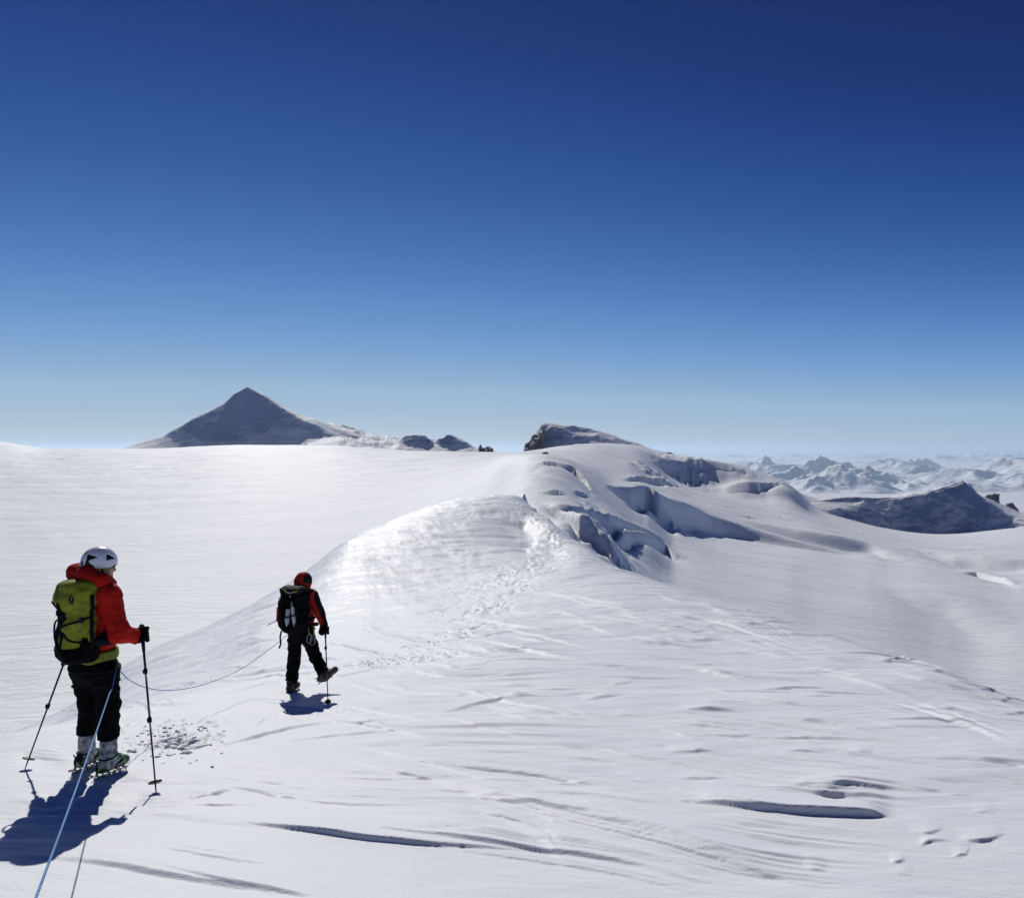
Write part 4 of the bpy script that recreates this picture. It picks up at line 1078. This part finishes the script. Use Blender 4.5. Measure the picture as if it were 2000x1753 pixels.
def jacket(P):
    torso = smin(ell(P, A(194, 1192, .02), FB, (.205, .155, .20)), ell(P, A(191, 1245, .0), FB, (.185, .150, .14)), cap(P, shL, shR, .085), k=.08)
    ru = ((P - A(190, 1250))[..., 2])
    torso = torso + .006 * np.abs(np.sin(ru * 34)) - .003                     # quilted baffles
    armR = chain(P, [(shR, .092), (elR, .074), (wrR + (elR - wrR) * .12, .062)], .05) + .004 * np.abs(np.sin(P[..., 0] * 50 + P[..., 2] * 30))
    armL = chain(P, [(shL, .092), (elL, .074), (wrL, .060)], .05)
    d = smin(torso, armR, armL, k=.035) + folds(P, .07, 3, .007)
    # hem, higher at the left
    return np.maximum(d, half(P, A(192, 1284), V(.22, 0, -1)))
lo = np.minimum.reduce([shL, elL, gripL, shR, elR, A(150, 1280)]) - .14; hi = np.maximum.reduce([shR, wrR, elR, shL, elL, gripL]) + .14
jk = sdf_object('jacket', jacket, lo, hi, 0.0085, M_red, p1)
def hood(P):
    d = chain(P, [(A(152, 1119, .0), .076), (A(172, 1124, -.10), .066), (A(200, 1134, -.13), .054), (A(214, 1140, -.04), .046)], .04)
    d = smin(d, chain(P, [(A(152, 1119, .0), .076), (A(172, 1118, .13), .066), (A(205, 1130, .13), .050), (A(214, 1140, -.04), .046)], .04), k=.03)
    d = smin(d, cap(P, A(190, 1150), A(193, 1138), .09, .07), k=.05)
    return np.maximum(d, -ell(P, headc + uB * .02, FH, (.088, .105, .125))) + folds(P, .05, 12, .006)
sdf_object('hood', hood, A(180, 1130) - V(.32, .36, .16), A(180, 1130) + V(.30, .36, .17), 0.0075, M_red, p1)
def shirt(P):
    d = ell(P, A(187, 1275), FB, (.190, .165, .16))
    return np.maximum(np.maximum(d, half(P, A(192, 1290), V(.12, 0, -1))), -half(P, A(190, 1266), V(0, 0, -1)))
sdf_object('shirt_hem', shirt, A(187, 1275) - V(.26, .26, .10), A(187, 1275) + V(.26, .26, .08), 0.009, M_olive, p1)
def trousers(P):
    d = ell(P, A(183, 1300), FB, (.190, .165, .155))
    d = smin(d, chain(P, [(hipL, .104), (knL, .076), (anL + (knL - anL) * .38, .077)], .04), k=.05)
    d = smin(d, chain(P, [(hipR, .108), (knR, .081), (anR + (knR - anR) * .36, .079)], .04), k=.03)
    d = d + folds(P, .06, 31, .009)
    d = np.maximum(d, half(P, A(190, 1279), V(0, 0, 1)))
    cut = np.where(P[..., 0] < (A(194, 1400))[0], half(P, anL + (knL - anL) * .38, V(0, 0, -1)), half(P, anR + (knR - anR) * .36, V(0, 0, -1)))
    return np.maximum(d, cut)
tr_ = sdf_object('trousers', trousers, np.minimum.reduce([hipL, anL, anR]) - V(.2, .25, 0), np.maximum.reduce([hipR, hipL, anR]) + V(.2, .25, .2), 0.009, M_black, p1)
for an, kn, lab in ((anL, knL, 0), (anR, knR, 1)):
    ridge_boot('boot', an, kn, frame(20) if lab == 0 else frame(27), 0, p1, (M_boot, M_gaiter), .007, cuff_h=.25, sc=.92)
# harness with a belay loop and gear
hc = A(186, 1299)
def snap0(pts, fn, centre, gap, n=40):
    C_ = curve_pts(pts, n); out = []
    for q in C_:
        c_ = centre(q); dr = q - c_; dr[2] = 0; dr = dr / np.linalg.norm(dr)
        s = np.linspace(.02, .3, 300); v = fn(c_ + dr * s[:, None]); k = int(np.argmax(v > 0))
        p_ = c_ + dr * (s[k] + gap); out.append(p_)
    return list(gsmooth(np.array(out), .8, 0))
hb = tube('harness', snap0([hc + rB * math.cos(a) * .200 + fB * math.sin(a) * .178 + V(0, 0, .012 * math.sin(a)) for a in np.linspace(0, 2 * np.pi, 40)], trousers, lambda q: V(hc[0], hc[1], q[2]), .006), .011, M_strap, p1, 8, np.array(p1.location))
for q_, kk in ((hipL, knL), (hipR, knR)):
    lc = q_ + (kk - q_) * .35
    tube('leg_loop', [lc + V(math.cos(a) * .096, math.sin(a) * .098, .02 * math.cos(a)) for a in np.linspace(0, 2 * np.pi, 28)], .009, M_strap, hb, 6, np.array(p1.location))
# gloves
axR = unit(A(277, 1225, .05) - W(305, 1543, ground_at(305, 1545)[1])); axL = unit(V(.25, .03, 1))
tipR = ground_at(305, 1545); tipR[2] = ground_z(tipR[0], tipR[1]) + .005
tipL = ground_at(49, 1502); tipL[2] = ground_z(tipL[0], tipL[1]) + .005
topR = A(277, 1227, .055); topL = gripL + unit(gripL - tipL) * .05
axR = unit(topR - tipR); axL = unit(topL - tipL)
gripR = topR - axR * .06
glove('glove', gripR, FB, axR, .012, p1, wrR, M_black, .005, 1.22)
glove('glove', gripL, FB, axL, .012, p1, wrL, M_black, .006, 1.15)
tube('glove_cuff', [wrR - unit(gripR - wrR) * .03, wrR + unit(gripR - wrR) * .02], [.05, .046], M_black, p1, 14, np.array(p1.location))
# helmet: shell with openings over a dark liner
hm = headc + uB * .034 - FH[1] * .008
def shell_h(P):
    d = ell(P, hm, FH, (.108, .134, .122))
    d = np.maximum(d, -ell(P, hm - FH[2] * .006, FH, (.098, .124, .112)))
    d = np.maximum(d, -half(P, hm - FH[2] * .040 + FH[1] * .03, unit(FH[2] * 1.0 + FH[1] * -.10)))
    for (azh, elh, a1, a2, ro) in [(122, 24, .036, .019, 10), (165, 34, .018, .022, 0), (128, -10, .034, .024, -18), (162, -2, .020, .026, 60), (40, 22, .032, .017, -18), 
                                     (-128, 26, .036, .014, -12), (-128, -4, .034, .015, 22), (-38, 22, .034, .014, 18), (-85, 38, .03, .009, 4)]:
        a1, a2 = a1 * 1.15, a2 * 1.35; n = FH[1] * math.cos(R(azh)) * math.cos(R(elh)) + FH[0] * math.sin(R(azh)) * math.cos(R(elh)) + FH[2] * math.sin(R(elh))
        e1 = unit(np.cross(FH[2], n)); e2 = np.cross(n, e1)
        c_, s_ = math.cos(R(ro)), math.sin(R(ro)); e1, e2 = e1 * c_ + e2 * s_, e2 * c_ - e1 * s_
        pc = hm + n * .118
        q = P - pc
        x_, y_, z_ = q @ e1, q @ e2, q @ n
        tri = np.maximum(np.abs(y_) - a2 * (0.62 - x_ / a1 * .6), np.abs(x_) - a1)      # tapered slot
        d = np.maximum(d, -np.maximum(tri, np.abs(z_) - .05))
    return d
hl = sdf_object('helmet', shell_h, hm - .18, hm + .18, 0.0045, M_white, p1)
def liner(P): return np.maximum(ell(P, hm - FH[2] * .006, FH, (.102, .128, .116)), -half(P, hm - FH[2] * .030 + FH[1] * .03, unit(FH[2] - FH[1] * .10)))
sdf_object('liner', liner, hm - .17, hm + .17, 0.006, M_dark, hl)
def band(P):
    d = ell(P, headc + FH[2] * .012, FH, (.086, .106, .118))
    return np.maximum(np.maximum(d, half(P, headc + FH[2] * .03, FH[2])), np.maximum(-half(P, headc - FH[2] * .025, FH[2]), half(P, headc + FH[1] * .055, FH[1])))
sdf_object('headband', band, headc - .15, headc + .15, 0.005, M_lime, p1)
def hair(P):
    d = ell(P, headc + FH[2] * -.01 - FH[1] * .018, FH, (.082, .092, .115))
    return np.maximum(d, half(P, headc + FH[1] * .015, FH[1])) + folds(P, .02, 40, .003)
sdf_object('hair', hair, headc - .16, headc + .15, 0.006, plain('brown_hair', (0.06, 0.04, 0.02), .6, .3, 90, .003), p1)
def glasses(P):
    d = 1e3
    for s in (-1, 1):
        d = np.minimum(d, ell(P, headc + FH[1] * .098 + FH[0] * s * .034 + FH[2] * .006, FH, (.034, .012, .022)))
        d = np.minimum(d, cap(P, headc + FH[1] * .09 + FH[0] * s * .062 + FH[2] * .010, headc + FH[1] * .0 + FH[0] * s * .084 + FH[2] * .006, .006))
    return np.minimum(d, cap(P, headc + FH[1] * .104 - FH[0] * .01 + FH[2] * .01, headc + FH[1] * .104 + FH[0] * .01 + FH[2] * .01, .006))
sdf_object('sunglasses', glasses, headc - .15, headc + .15, 0.004, M_glass, p1)
tube('chin_strap', curve_pts([headc + FH[0] * .088 + FH[1] * .0 + FH[2] * .01, headc + FH[0] * .078 + FH[1] * .03 - FH[2] * .05, headc + FH[0] * .03 + FH[1] * .055 - FH[2] * .108, headc - FH[0] * .03 + FH[1] * .055 - FH[2] * .108, headc - FH[0] * .078 + FH[1] * .03 - FH[2] * .05, headc - FH[0] * .088 + FH[2] * .01], 26), .005, M_strap, p1, 6, np.array(p1.location))

# ---------------------------------------------------------------- yellow-green backpack on the near climber
pb = A(153, 1226, -.14)                                      # middle of the pack
bp = thing('backpack', 'yellow-green backpack with black straps worn by the near climber', 'backpack', pb)
bb = np.array(pb)
FK = frame(46, -3); rK, fK, uK = FK
lidc = pb + uK * (.262) + fK * .01 - V(.018, 0, 0)
def bag(P):
    d = rbox(P, pb + uK * .02, FK, (.150, .105, .235), .075)
    d = smin(d, ell(P, pb - fK * .07 - uK * .02, FK, (.125, .070, .17)), k=.05)
    d = d + folds(P, .09, 51, .016)
    return np.maximum(d, -half(P, pb - uK * .135, uK))
bgo = sdf_object('main_bag', bag, pb - .36, pb + .36, .0085, M_green, bp)
def bottom(P):
    d = rbox(P, pb - uK * .170, FK, (.162, .135, .090), .065) + folds(P, .08, 53, .005)
    return np.maximum(d, half(P, pb - uK * .115, uK + fK * -.25))
sdf_object('bottom_panel', bottom, pb - V(.36, .3, .3), pb + V(.36, .3, .05), .009, M_black, bp)
def lid(P):
    d = smin(rbox(P, lidc, FK, (.165, .150, .115), .090), ell(P, lidc - fK * .09 - uK * .045, FK, (.150, .070, .085)), k=.05)
    q = (P - lidc) @ FK.T
    crease = np.abs(q[..., 0] * .8 + q[..., 2] * .9 - .03)
    return d + folds(P, .11, 57, .013) + .010 * np.exp(-(crease / .012) ** 2)
ld = sdf_object('lid', lid, lidc - .33, lidc + .33, .0085, M_green, bp)
def snap(pts, fn, centre, gap, n=22):
    C_ = curve_pts(pts, n); out = []
    for q in C_:
        c_ = centre(q); dr = q - c_; L_ = np.linalg.norm(dr); dr = dr / L_
        s = np.linspace(.0, .6, 500); v = fn(c_ + dr * s[:, None])
        ins = np.nonzero(v < 0)[0]
        sr = s[ins[-1]] if len(ins) else L_
        out.append(c_ + dr * (sr + gap))
    out = np.array(out)
    return list(gsmooth(out, .8, 0))
def on_back(a, b, o=.0): return pb + rK * a + uK * b - fK * o
def strap_tube(nm, pts, r_, par=None, mat=M_strap): return tube(nm, curve_pts(pts, 22), r_, mat, par or bp, 8, bb)
whole = lambda P: np.minimum(np.minimum(bag(P), bottom(P)), lid(P))
pc_ = lambda q: pb + uK * np.clip((q - pb) @ uK, -.20, .27)
def bag_strap(nm, pts, r_, gap=.002, mat=M_strap): return tube(nm, snap(pts, whole, pc_, gap), r_, mat, bp, 8, bb)
cc_ = lambda q: V(A(193, 1190)[0], A(193, 1190, .01)[1], float(np.clip(q[2], A(0, 1250)[2], A(0, 1185)[2])))
torso_s = lambda P: smin(ell(P, A(194, 1192, .02), FB, (.205, .155, .20)), ell(P, A(191, 1245, .0), FB, (.185, .150, .14)), cap(P, shL, shR, .085), k=.08)
def body_strap(nm, pts, r_, gap=.006): return tube(nm, snap(pts, torso_s, cc_, gap, 30), r_, M_strap, bp, 8, bb)
for s in (-1, 1):
    bag_strap('lid_strap', [on_back(s * .07, .22, .20), on_back(s * .075, .12, .195), on_back(s * .08, .03, .185), on_back(s * .085, -.08, .175), on_back(s * .08, -.18, .15)], .013)
    bag_strap('compression_strap', [on_back(s * .155, .11, -.08), on_back(s * .162, .085, .02), on_back(s * .14, .06, .11), on_back(s * .085, .03, .178)], .009)
    bag_strap('compression_strap', [on_back(s * .155, -.10, -.08), on_back(s * .162, -.085, .02), on_back(s * .14, -.06, .11), on_back(s * .07, -.00, .178), on_back(s * .01, .05, .19)], .009)
    bag_strap('side_strap', [on_back(s * .15, .28, -.04), on_back(s * .17, .14, -.06), on_back(s * .165, .0, -.06), on_back(s * .16, -.14, -.06)], .016)
    body_strap('shoulder_strap', [chest - fB * .16 + rB * s * .09 + V(0, 0, .02), chest - fB * .10 + rB * s * .10 + V(0, 0, .16), chest + rB * s * .11 + V(0, 0, .20), chest + fB * .10 + rB * s * .12 + V(0, 0, .12), chest + fB * .16 + rB * s * .13 - V(0, 0, .03), chest + fB * .08 + rB * s * .20 - V(0, 0, .12), chest - fB * .06 + rB * s * .18 - V(0, 0, .17)], .019)
    wc_ = A(191, 1243)
    body_strap('hip_belt', [wc_ + fB * .20 * math.cos(R(a_)) + rB * s * .22 * math.sin(R(a_)) for a_ in (168, 140, 110, 80, 50, 20, 0)], [.03] * 5 + [.040] * 13 + [.03] * 4 + [.014] * 8)
    bag_strap('side_pocket', [on_back(s * .150, -.22, -.02), on_back(s * .165, -.14, -.02), on_back(s * .16, -.06, -.015)], [.035] * 3 + [.042] * 14 + [.03] * 5, -.01, M_black)
strap_tube('tool_loop', [on_back(-.15, .06, .08), on_back(-.20, .03, .11), on_back(-.205, -.06, .115), on_back(-.175, -.12, .11), on_back(-.14, -.11, .10)], .0075)
bag_strap('tool_strap', [on_back(.00, .12, .19), on_back(.02, .02, .20), on_back(-.01, -.08, .20), on_back(.03, -.17, .17)], .019)
bag_strap('tool_strap', [on_back(.12, .10, .15), on_back(.06, .06, .20), on_back(.00, .05, .20)], .012)
bag_strap('tool_strap', [on_back(-.12, .13, .15), on_back(-.06, .115, .20), on_back(.02, .11, .20), on_back(.10, .12, .18)], .012)
for (a, b, o) in ((-.15, .125, .12), (-.165, .10, .125), (.07, .05, .19), (-.075, .12, .20), (.16, .085, .02), (.02, -.13, .20)):
    c_ = snap([on_back(a, b, o), on_back(a, b + .001, o)], whole, pc_, .012, 2)[0]
    tube('buckle', [c_ - uK * .018, c_ + uK * .018], [.015, .015], M_dark, bp, 8, bb)
strap_tube('haul_loop', [lidc + rK * .03 + fK * .12 + uK * .06, lidc + rK * .03 + fK * .15 + uK * .11, lidc - rK * .03 + fK * .15 + uK * .11, lidc - rK * .03 + fK * .12 + uK * .06], .006)
# split diamond emblem on the lid, laid on the cloth
def emblem():
    vs, fs = [], []
    ex, ey = 136.0, 1173.0
    shapes = [[(-.004, .046), (-.026, .008), (-.018, -.006), (-.004, -.032)], [(.003, .032), (.025, -.004), (.004, -.046), (-.002, -.018), (.006, -.004)]]
    for sh in shapes:
        i = len(vs)
        for a, b in sh:
            o_ = A(ex, ey, pb[1] - .2 - DB) + V(a * .8, 0, b); o_[1] = pb[1] - .5
            s = np.linspace(0, .8, 1600); v = lid(o_ + V(0, 1, 0) * s[:, None])
            k = int(np.argmax(v < .0))
            vs.append(tuple(o_ + V(0, 1, 0) * (s[k] - .005) - bb))
        fs.append(tuple(range(i, i + len(sh))))
    me = bpy.data.meshes.new('emblem'); me.from_pydata(vs, [], fs)
    o = link('emblem', me, M_dark, ld, smooth=False)
    md = o.modifiers.new('thickness', 'SOLIDIFY'); md.thickness = .003; md.offset = 0
emblem()

trekking_pole('black trekking pole in the right hand of the near climber', topR, tipR, 'trekking poles of the climbers')
trekking_pole('black trekking pole planted on the left of the near climber', topL, tipL, 'trekking poles of the climbers')

# ---------------------------------------------------------------- the far climber
g2 = ground_at(570, 1350); g2[2] = ground_z(g2[0], g2[1])
D2c = g2[1]
p2 = thing('person', 'person in a red hooded jacket and black trousers, farther along the ridge, one foot lifted', 'person', tuple(g2))
Bq = lambda px, py, dd=0.0: W(px, py, D2c + dd)
F2 = frame(20); F2h = frame(38, -12); b2 = np.array(p2.location)
h2 = Bq(592, 1138, .06)
n2 = Bq(591, 1158, .04); c2 = Bq(590, 1185, .02); pv2 = Bq(588, 1232, 0)
sR2 = Bq(609, 1163, -.03); eR2 = Bq(623, 1196, -.12); w2 = Bq(632, 1221, -.22); grip2 = Bq(635, 1232, -.26)
sL2 = Bq(572, 1163, .1); eL2 = Bq(566, 1196, .2); wL2 = Bq(578, 1205, .38)
hpL = Bq(577, 1240, .03); kL2 = Bq(574, 1292, .06); aL2 = g2 + V(0, .0, .115)
hpR = Bq(600, 1240, -.03); kR2 = Bq(617, 1284, .02); aR2 = Bq(634, 1320, -.16)
body_skin(h2, F2h, n2, c2, pv2, [[(sR2, .05), (eR2, .04), (w2, .03)], [(sL2, .05), (eL2, .04), (wL2, .03)], [(hpL, .08), (kL2, .055), (aL2, .045)], [(hpR, .08), (kR2, .055), (aR2, .045)]],
          np.minimum.reduce([h2, g2, aR2]) - V(.3, .35, .15), np.maximum.reduce([h2, grip2, wL2, aR2]) + .22, 0.013, p2)
def jacket2(P):
    d = smin(ell(P, Bq(590, 1182), F2, (.20, .145, .20)), ell(P, Bq(590, 1212), F2, (.175, .14, .12)), cap(P, sL2, sR2, .085), k=.08)
    d = smin(d, chain(P, [(eL2, .068), (wL2, .055)], .03), cap(P, sL2, eL2, .082, .07), k=.03)
    d = d + folds(P, .08, 63, .010)
    return np.maximum(d, half(P, Bq(590, 1224), V(0, 0, -1)))
j2 = sdf_object('jacket', jacket2, Bq(588, 1190) - V(.34, .34, .36), Bq(588, 1190) + V(.34, .52, .36), .011, M_red2, p2)
def slv(P, off):
    return chain(P, [(sR2 + V(off, 0, 0), .078), (eR2 + V(off, 0, 0), .060), (w2 + V(off * .6, 0, 0), .050)], .03) + folds(P, .06, 66, .006)
sdf_object('sleeve', lambda P: slv(P, 0), np.minimum(sR2, w2) - .12, np.maximum(sR2, w2) + .14, .010, M_red2, p2)
sdf_object('sleeve_panel', lambda P: np.maximum(slv(P, .014), -(slv(P, -.018))), np.minimum(sR2, w2) - .12, np.maximum(sR2, w2) + .15, .009, M_blackshell, p2)
def hood2(P):
    d = ell(P, h2 + V(0, 0, .015), F2h, (.108, .128, .135))
    d = smin(d, cap(P, h2 - V(0, .02, .06), n2 + V(0, -.02, -.02), .095, .12), k=.05)
    d = np.maximum(d, -ell(P, h2 + F2h[1] * .08, F2h, (.075, .09, .11)))
    return d + folds(P, .06, 71, .006)
hd2 = sdf_object('hood', hood2, h2 - V(.25, .25, .28), h2 + V(.25, .25, .2), .010, M_red2, p2)
def hood2b(P):
    d = ell(P, h2 + V(0, 0, .013), F2h, (.114, .132, .137)); d = np.maximum(d, -ell(P, h2 + F2h[1] * .08, F2h, (.079, .09, .11)))
    return np.maximum(np.maximum(d, -half(P, h2 + V(.022, 0, 0), V(1, .1, 0))), half(P, h2 + V(0, 0, -.09), V(0, 0, -1)))
sdf_object('hood_panel', hood2b, h2 - .2, h2 + .2, .009, M_blackshell, hd2)
def trousers2(P):
    d = ell(P, Bq(588, 1234), F2, (.175, .15, .13))
    d = smin(d, chain(P, [(hpL, .100), (kL2, .082), (aL2 + V(0, 0, .05), .088)], .04), k=.04)
    d = smin(d, chain(P, [(hpR, .100), (kR2, .080), (aR2 + (kR2 - aR2) * .2, .080)], .04), k=.03)
    d = d + folds(P, .06, 81, .012)
    d = np.maximum(d, half(P, Bq(588, 1219), V(0, 0, 1)))
    return np.maximum(d, np.where(P[..., 0] < Bq(598, 1300)[0], half(P, aL2 + V(0, 0, .045), V(0, 0, -1)), half(P, aR2 + unit(kR2 - aR2) * .05, aR2 - kR2)))
sdf_object('trousers', trousers2, np.minimum.reduce([hpL, aL2, aR2]) - V(.2, .25, .1), np.maximum.reduce([hpR, aR2, hpL]) + V(.22, .25, .2), .011, M_black, p2)
ridge_boot('boot', aL2, kL2, frame(12), 0, p2, (M_tan, M_black), .010, cuff_h=.08)
# lifted boot: sole turned to the camera, toe up to the right
fT = unit(V(.80, .25, .48)); rT = unit(np.cross(fT, V(.28, -.85, .35))); uT = unit(np.cross(rT, fT))
FT = np.array([rT, fT, uT])
ridge_boot('boot', aR2, kR2, FT, 0, p2, (M_tan, M_black), .010, cuff_h=.08)
hb2 = tube('harness', [Bq(588, 1228) + F2[0] * math.cos(a) * .185 + F2[1] * math.sin(a) * .162 for a in np.linspace(0, 2 * np.pi, 36)], .013, M_strap, p2, 8, b2)
for q in (hpL, hpR):
    tube('leg_loop', [q + V(0, 0, -.06) + V(math.cos(a) * .108, math.sin(a) * .108, .015 * math.sin(a)) for a in np.linspace(0, 2 * np.pi, 24)], .009, M_strap, hb2, 6, b2)
tube('gear_loop', curve_pts([Bq(602, 1226, -.15), Bq(606, 1240, -.18), Bq(613, 1238, -.14), Bq(612, 1226, -.1)], 16), .006, M_yellow, hb2, 6, b2)
for (a, b_) in ((604, 1246), (610, 1250)):
    tube('carabiner', curve_pts([Bq(a, b_ - 10, -.17), Bq(a + 4, b_ - 4, -.17), Bq(a + 3, b_ + 8, -.17), Bq(a - 3, b_ + 9, -.17), Bq(a - 4, b_ - 2, -.17), Bq(a, b_ - 10, -.17)], 20), .006, M_steel, hb2, 6, b2)
tip2 = ground_at(641, 1381); tip2[2] = ground_z(tip2[0], tip2[1]) + .005
ax2 = unit(Bq(635, 1225, -.26) - tip2); top2 = Bq(635, 1225, -.26)
# keep the pole a believable length: the hand is over the planted tip
glove('glove', top2 - ax2 * .06, F2, ax2, .012, p2, w2, M_black, .008, 1.25)
trekking_pole('thin black trekking pole in the right hand of the farther climber', top2, tip2, 'trekking poles of the climbers', .036)

k2 = Bq(575, 1191, -.20)
bp2 = thing('backpack', 'black backpack with pale grey back panel worn by the farther climber', 'backpack', k2)
kb = np.array(k2)
F3 = frame(20, -4); r3, f3, u3 = F3
def bag2(P):
    d = rbox(P, k2, F3, (.19, .12, .27), .08)
    d = smin(d, ell(P, k2 - r3 * .16 - u3 * .0, F3, (.07, .09, .17)), ell(P, k2 - u3 * .22 - r3 * .02, F3, (.15, .10, .10)), k=.05)
    return d + folds(P, .07, 91, .022)
sdf_object('main_bag', bag2, k2 - .42, k2 + .42, .011, M_black, bp2)
l2 = k2 + u3 * .25
sdf_object('lid', lambda P: rbox(P, l2 - r3 * .01, F3, (.165, .13, .065), .055) + folds(P, .06, 93, .014), l2 - .27, l2 + .27, .011, M_blackshell, bp2)
ob = lambda a, b, o: k2 + r3 * a + u3 * b - f3 * o
def st2(nm, pts, r_, mat=M_strap): return tube(nm, curve_pts(pts, 20), r_, mat, bp2, 8, kb)
# two pale panels, narrowing, either side of a dark spine
for s in (0, 1):
    pts = [(.035, .03), (.025, -.16), (-.012, -.20), (-.035, -.12), (-.02, .02)] if s == 0 else [(.055, .09), (.095, .05), (.13, -.12), (.11, -.19), (.075, -.10), (.055, .0)]
    vs = [tuple(ob(a - .01, b, .140) - kb) for a, b in pts] + [tuple(ob(a - .01, b, .125) - kb) for a, b in pts]
    n = len(pts)
    fs = [tuple(range(n)), tuple(range(n, 2 * n))[::-1]] + [(i, (i + 1) % n, n + (i + 1) % n, n + i) for i in range(n)]
    me = bpy.data.meshes.new('back_panel'); me.from_pydata(vs, [], fs); link('back_panel', me, M_grey, bp2, smooth=False)
st2('strap', [ob(-.15, .16, .14), ob(-.02, .13, .155), ob(.13, .16, .14)], .009)
st2('strap', [ob(-.16, -.05, .13), ob(-.02, -.08, .165), ob(.15, -.03, .135)], .009)
st2('strap', [ob(-.10, .26, .12), ob(-.09, .10, .155), ob(-.10, -.10, .155), ob(-.08, -.25, .11)], .010)
st2('strap', [ob(.15, .22, .12), ob(.155, .05, .145), ob(.15, -.10, .145), ob(.10, -.22, .12)], .010)
st2('accessory_cord', [ob(-.1, .28, .13), ob(0.02, .24, .16), ob(.13, .27, .13)], .005, M_yellow)
st2('shoulder_strap', [ob(.13, .22, -.08), ob(.14, .23, -.22), ob(.15, .10, -.34), ob(.17, -.05, -.33), ob(.18, -.14, -.12)], .02)
st2('shoulder_strap', [ob(-.10, .22, -.08), ob(-.11, .23, -.22), ob(-.12, .10, -.34), ob(-.15, -.05, -.33), ob(-.16, -.14, -.12)], .02)
st2('hip_belt', [ob(.10, -.22, -.08), ob(.20, -.20, -.14), ob(.22, -.20, -.22)], .026)
st2('red_strap', [ob(-.20, -.14, .10), ob(-.25, -.17, .12), ob(-.33, -.21, .12)], .0055, M_red)
st2('hanging_strap', [ob(-.13, -.27, .08), ob(-.14, -.35, .09), ob(-.13, -.45, .09), ob(-.15, -.50, .09)], .012)
st2('side_bottle', [ob(-.22, -.16, .03), ob(-.22, -.12, .03), ob(-.22, .02, .03)], .035, M_red2)
for (a, b) in ((.04, .20), (.07, .12), (-.13, .12)):
    c_ = ob(a, b, .16); tube('buckle', [c_ - u3 * .018, c_ + u3 * .018], .012, M_steel if a > 0 else M_dark, bp2, 8, kb)

# ---------------------------------------------------------------- the rope
wa = A(226, 1312, -.14)
tail = []
Bend = V(-.42, .30, -.80)
for t in np.linspace(0, 1, 14):
    q = A(222, 1330, -.18) * (1 - t) + Bend * t; q[2] -= .05 * math.sin(math.pi * t) * .5
    tail.append(q)
ahead = [A(232, 1310, .02)] + [W(px, py, d) for px, py, d in ((250, 1326, DB + .45), (280, 1341, DB + .95), (325, 1348, DB + 1.6), (385, 1340, DB + 2.4), (440, 1321, DB + 3.1), (500, 1287, DB + 3.9))] + [Bq(560, 1241, -.12), Bq(572, 1230, -.17)]
pts = list(reversed(tail)) + [wa] + ahead
rp = tube('climbing_rope', curve_pts(pts, 260), .0038, M_rope, None, 8, wa)
rp.location = Vector(wa)
tag(rp, 'thin blue climbing rope tying both climbers together and running to the viewpoint', 'rope')

# ---------------------------------------------------------------- broken snow dug up beside the near climber
vs, fs = [], []
rng = np.random.RandomState(11)
bm_s = bpy.data.meshes.new('tmp')
import bmesh
bb_ = bmesh.new(); bmesh.ops.create_icosphere(bb_, subdivisions=2, radius=1.0)
iv = np.array([v.co[:] for v in bb_.verts]); if_ = [tuple(v.index for v in f.verts) for f in bb_.faces]; bb_.free(); bpy.data.meshes.remove(bm_s)
for k in range(210):
    if k < 26: px, py, sz = rng.normal(335, 38), rng.uniform(1418, 1474), rng.uniform(.018, .048)
    elif k < 190: px, py, sz = rng.normal(345, 45), rng.normal(1450, 18), rng.uniform(.006, .020)
    else: px, py, sz = rng.uniform(265, 435), rng.uniform(1400, 1478), rng.uniform(.003, .008)
    if k in (0, 1): px, py, sz = 380 + 8 * k, 1450 + 8 * k, .065
    g = ground_at(px, py)
    g[2] = ground_z(g[0], g[1])
    n_ = iv * (1 + .5 * value3(iv[:, 0] * 1.5 + k * 3.3, iv[:, 1] * 1.5, iv[:, 2] * 1.5, 7)[:, None])
    n_ = np.round(n_ * 2.2) / 2.2 * .35 + n_ * .65
    q = n_ * V(rng.uniform(.9, 1.6), rng.uniform(.8, 1.3), rng.uniform(.45, .8)) * sz
    a = rng.uniform(0, 6.28); c_, s_ = math.cos(a), math.sin(a)
    q = np.stack([q[:, 0] * c_ - q[:, 1] * s_, q[:, 0] * s_ + q[:, 1] * c_, q[:, 2]], -1) + g + V(0, 0, sz * .02)
    i = len(vs); vs.extend(map(tuple, q)); fs.extend([tuple(i + j for j in f) for f in if_])
me = bpy.data.meshes.new('snow_debris'); me.from_pydata(vs, [], fs)
sd_ = link('snow_debris', me, M_snowlump); sd_['kind'] = 'stuff'; sd_['label'] = 'broken snow clods dug up beside the near climber'
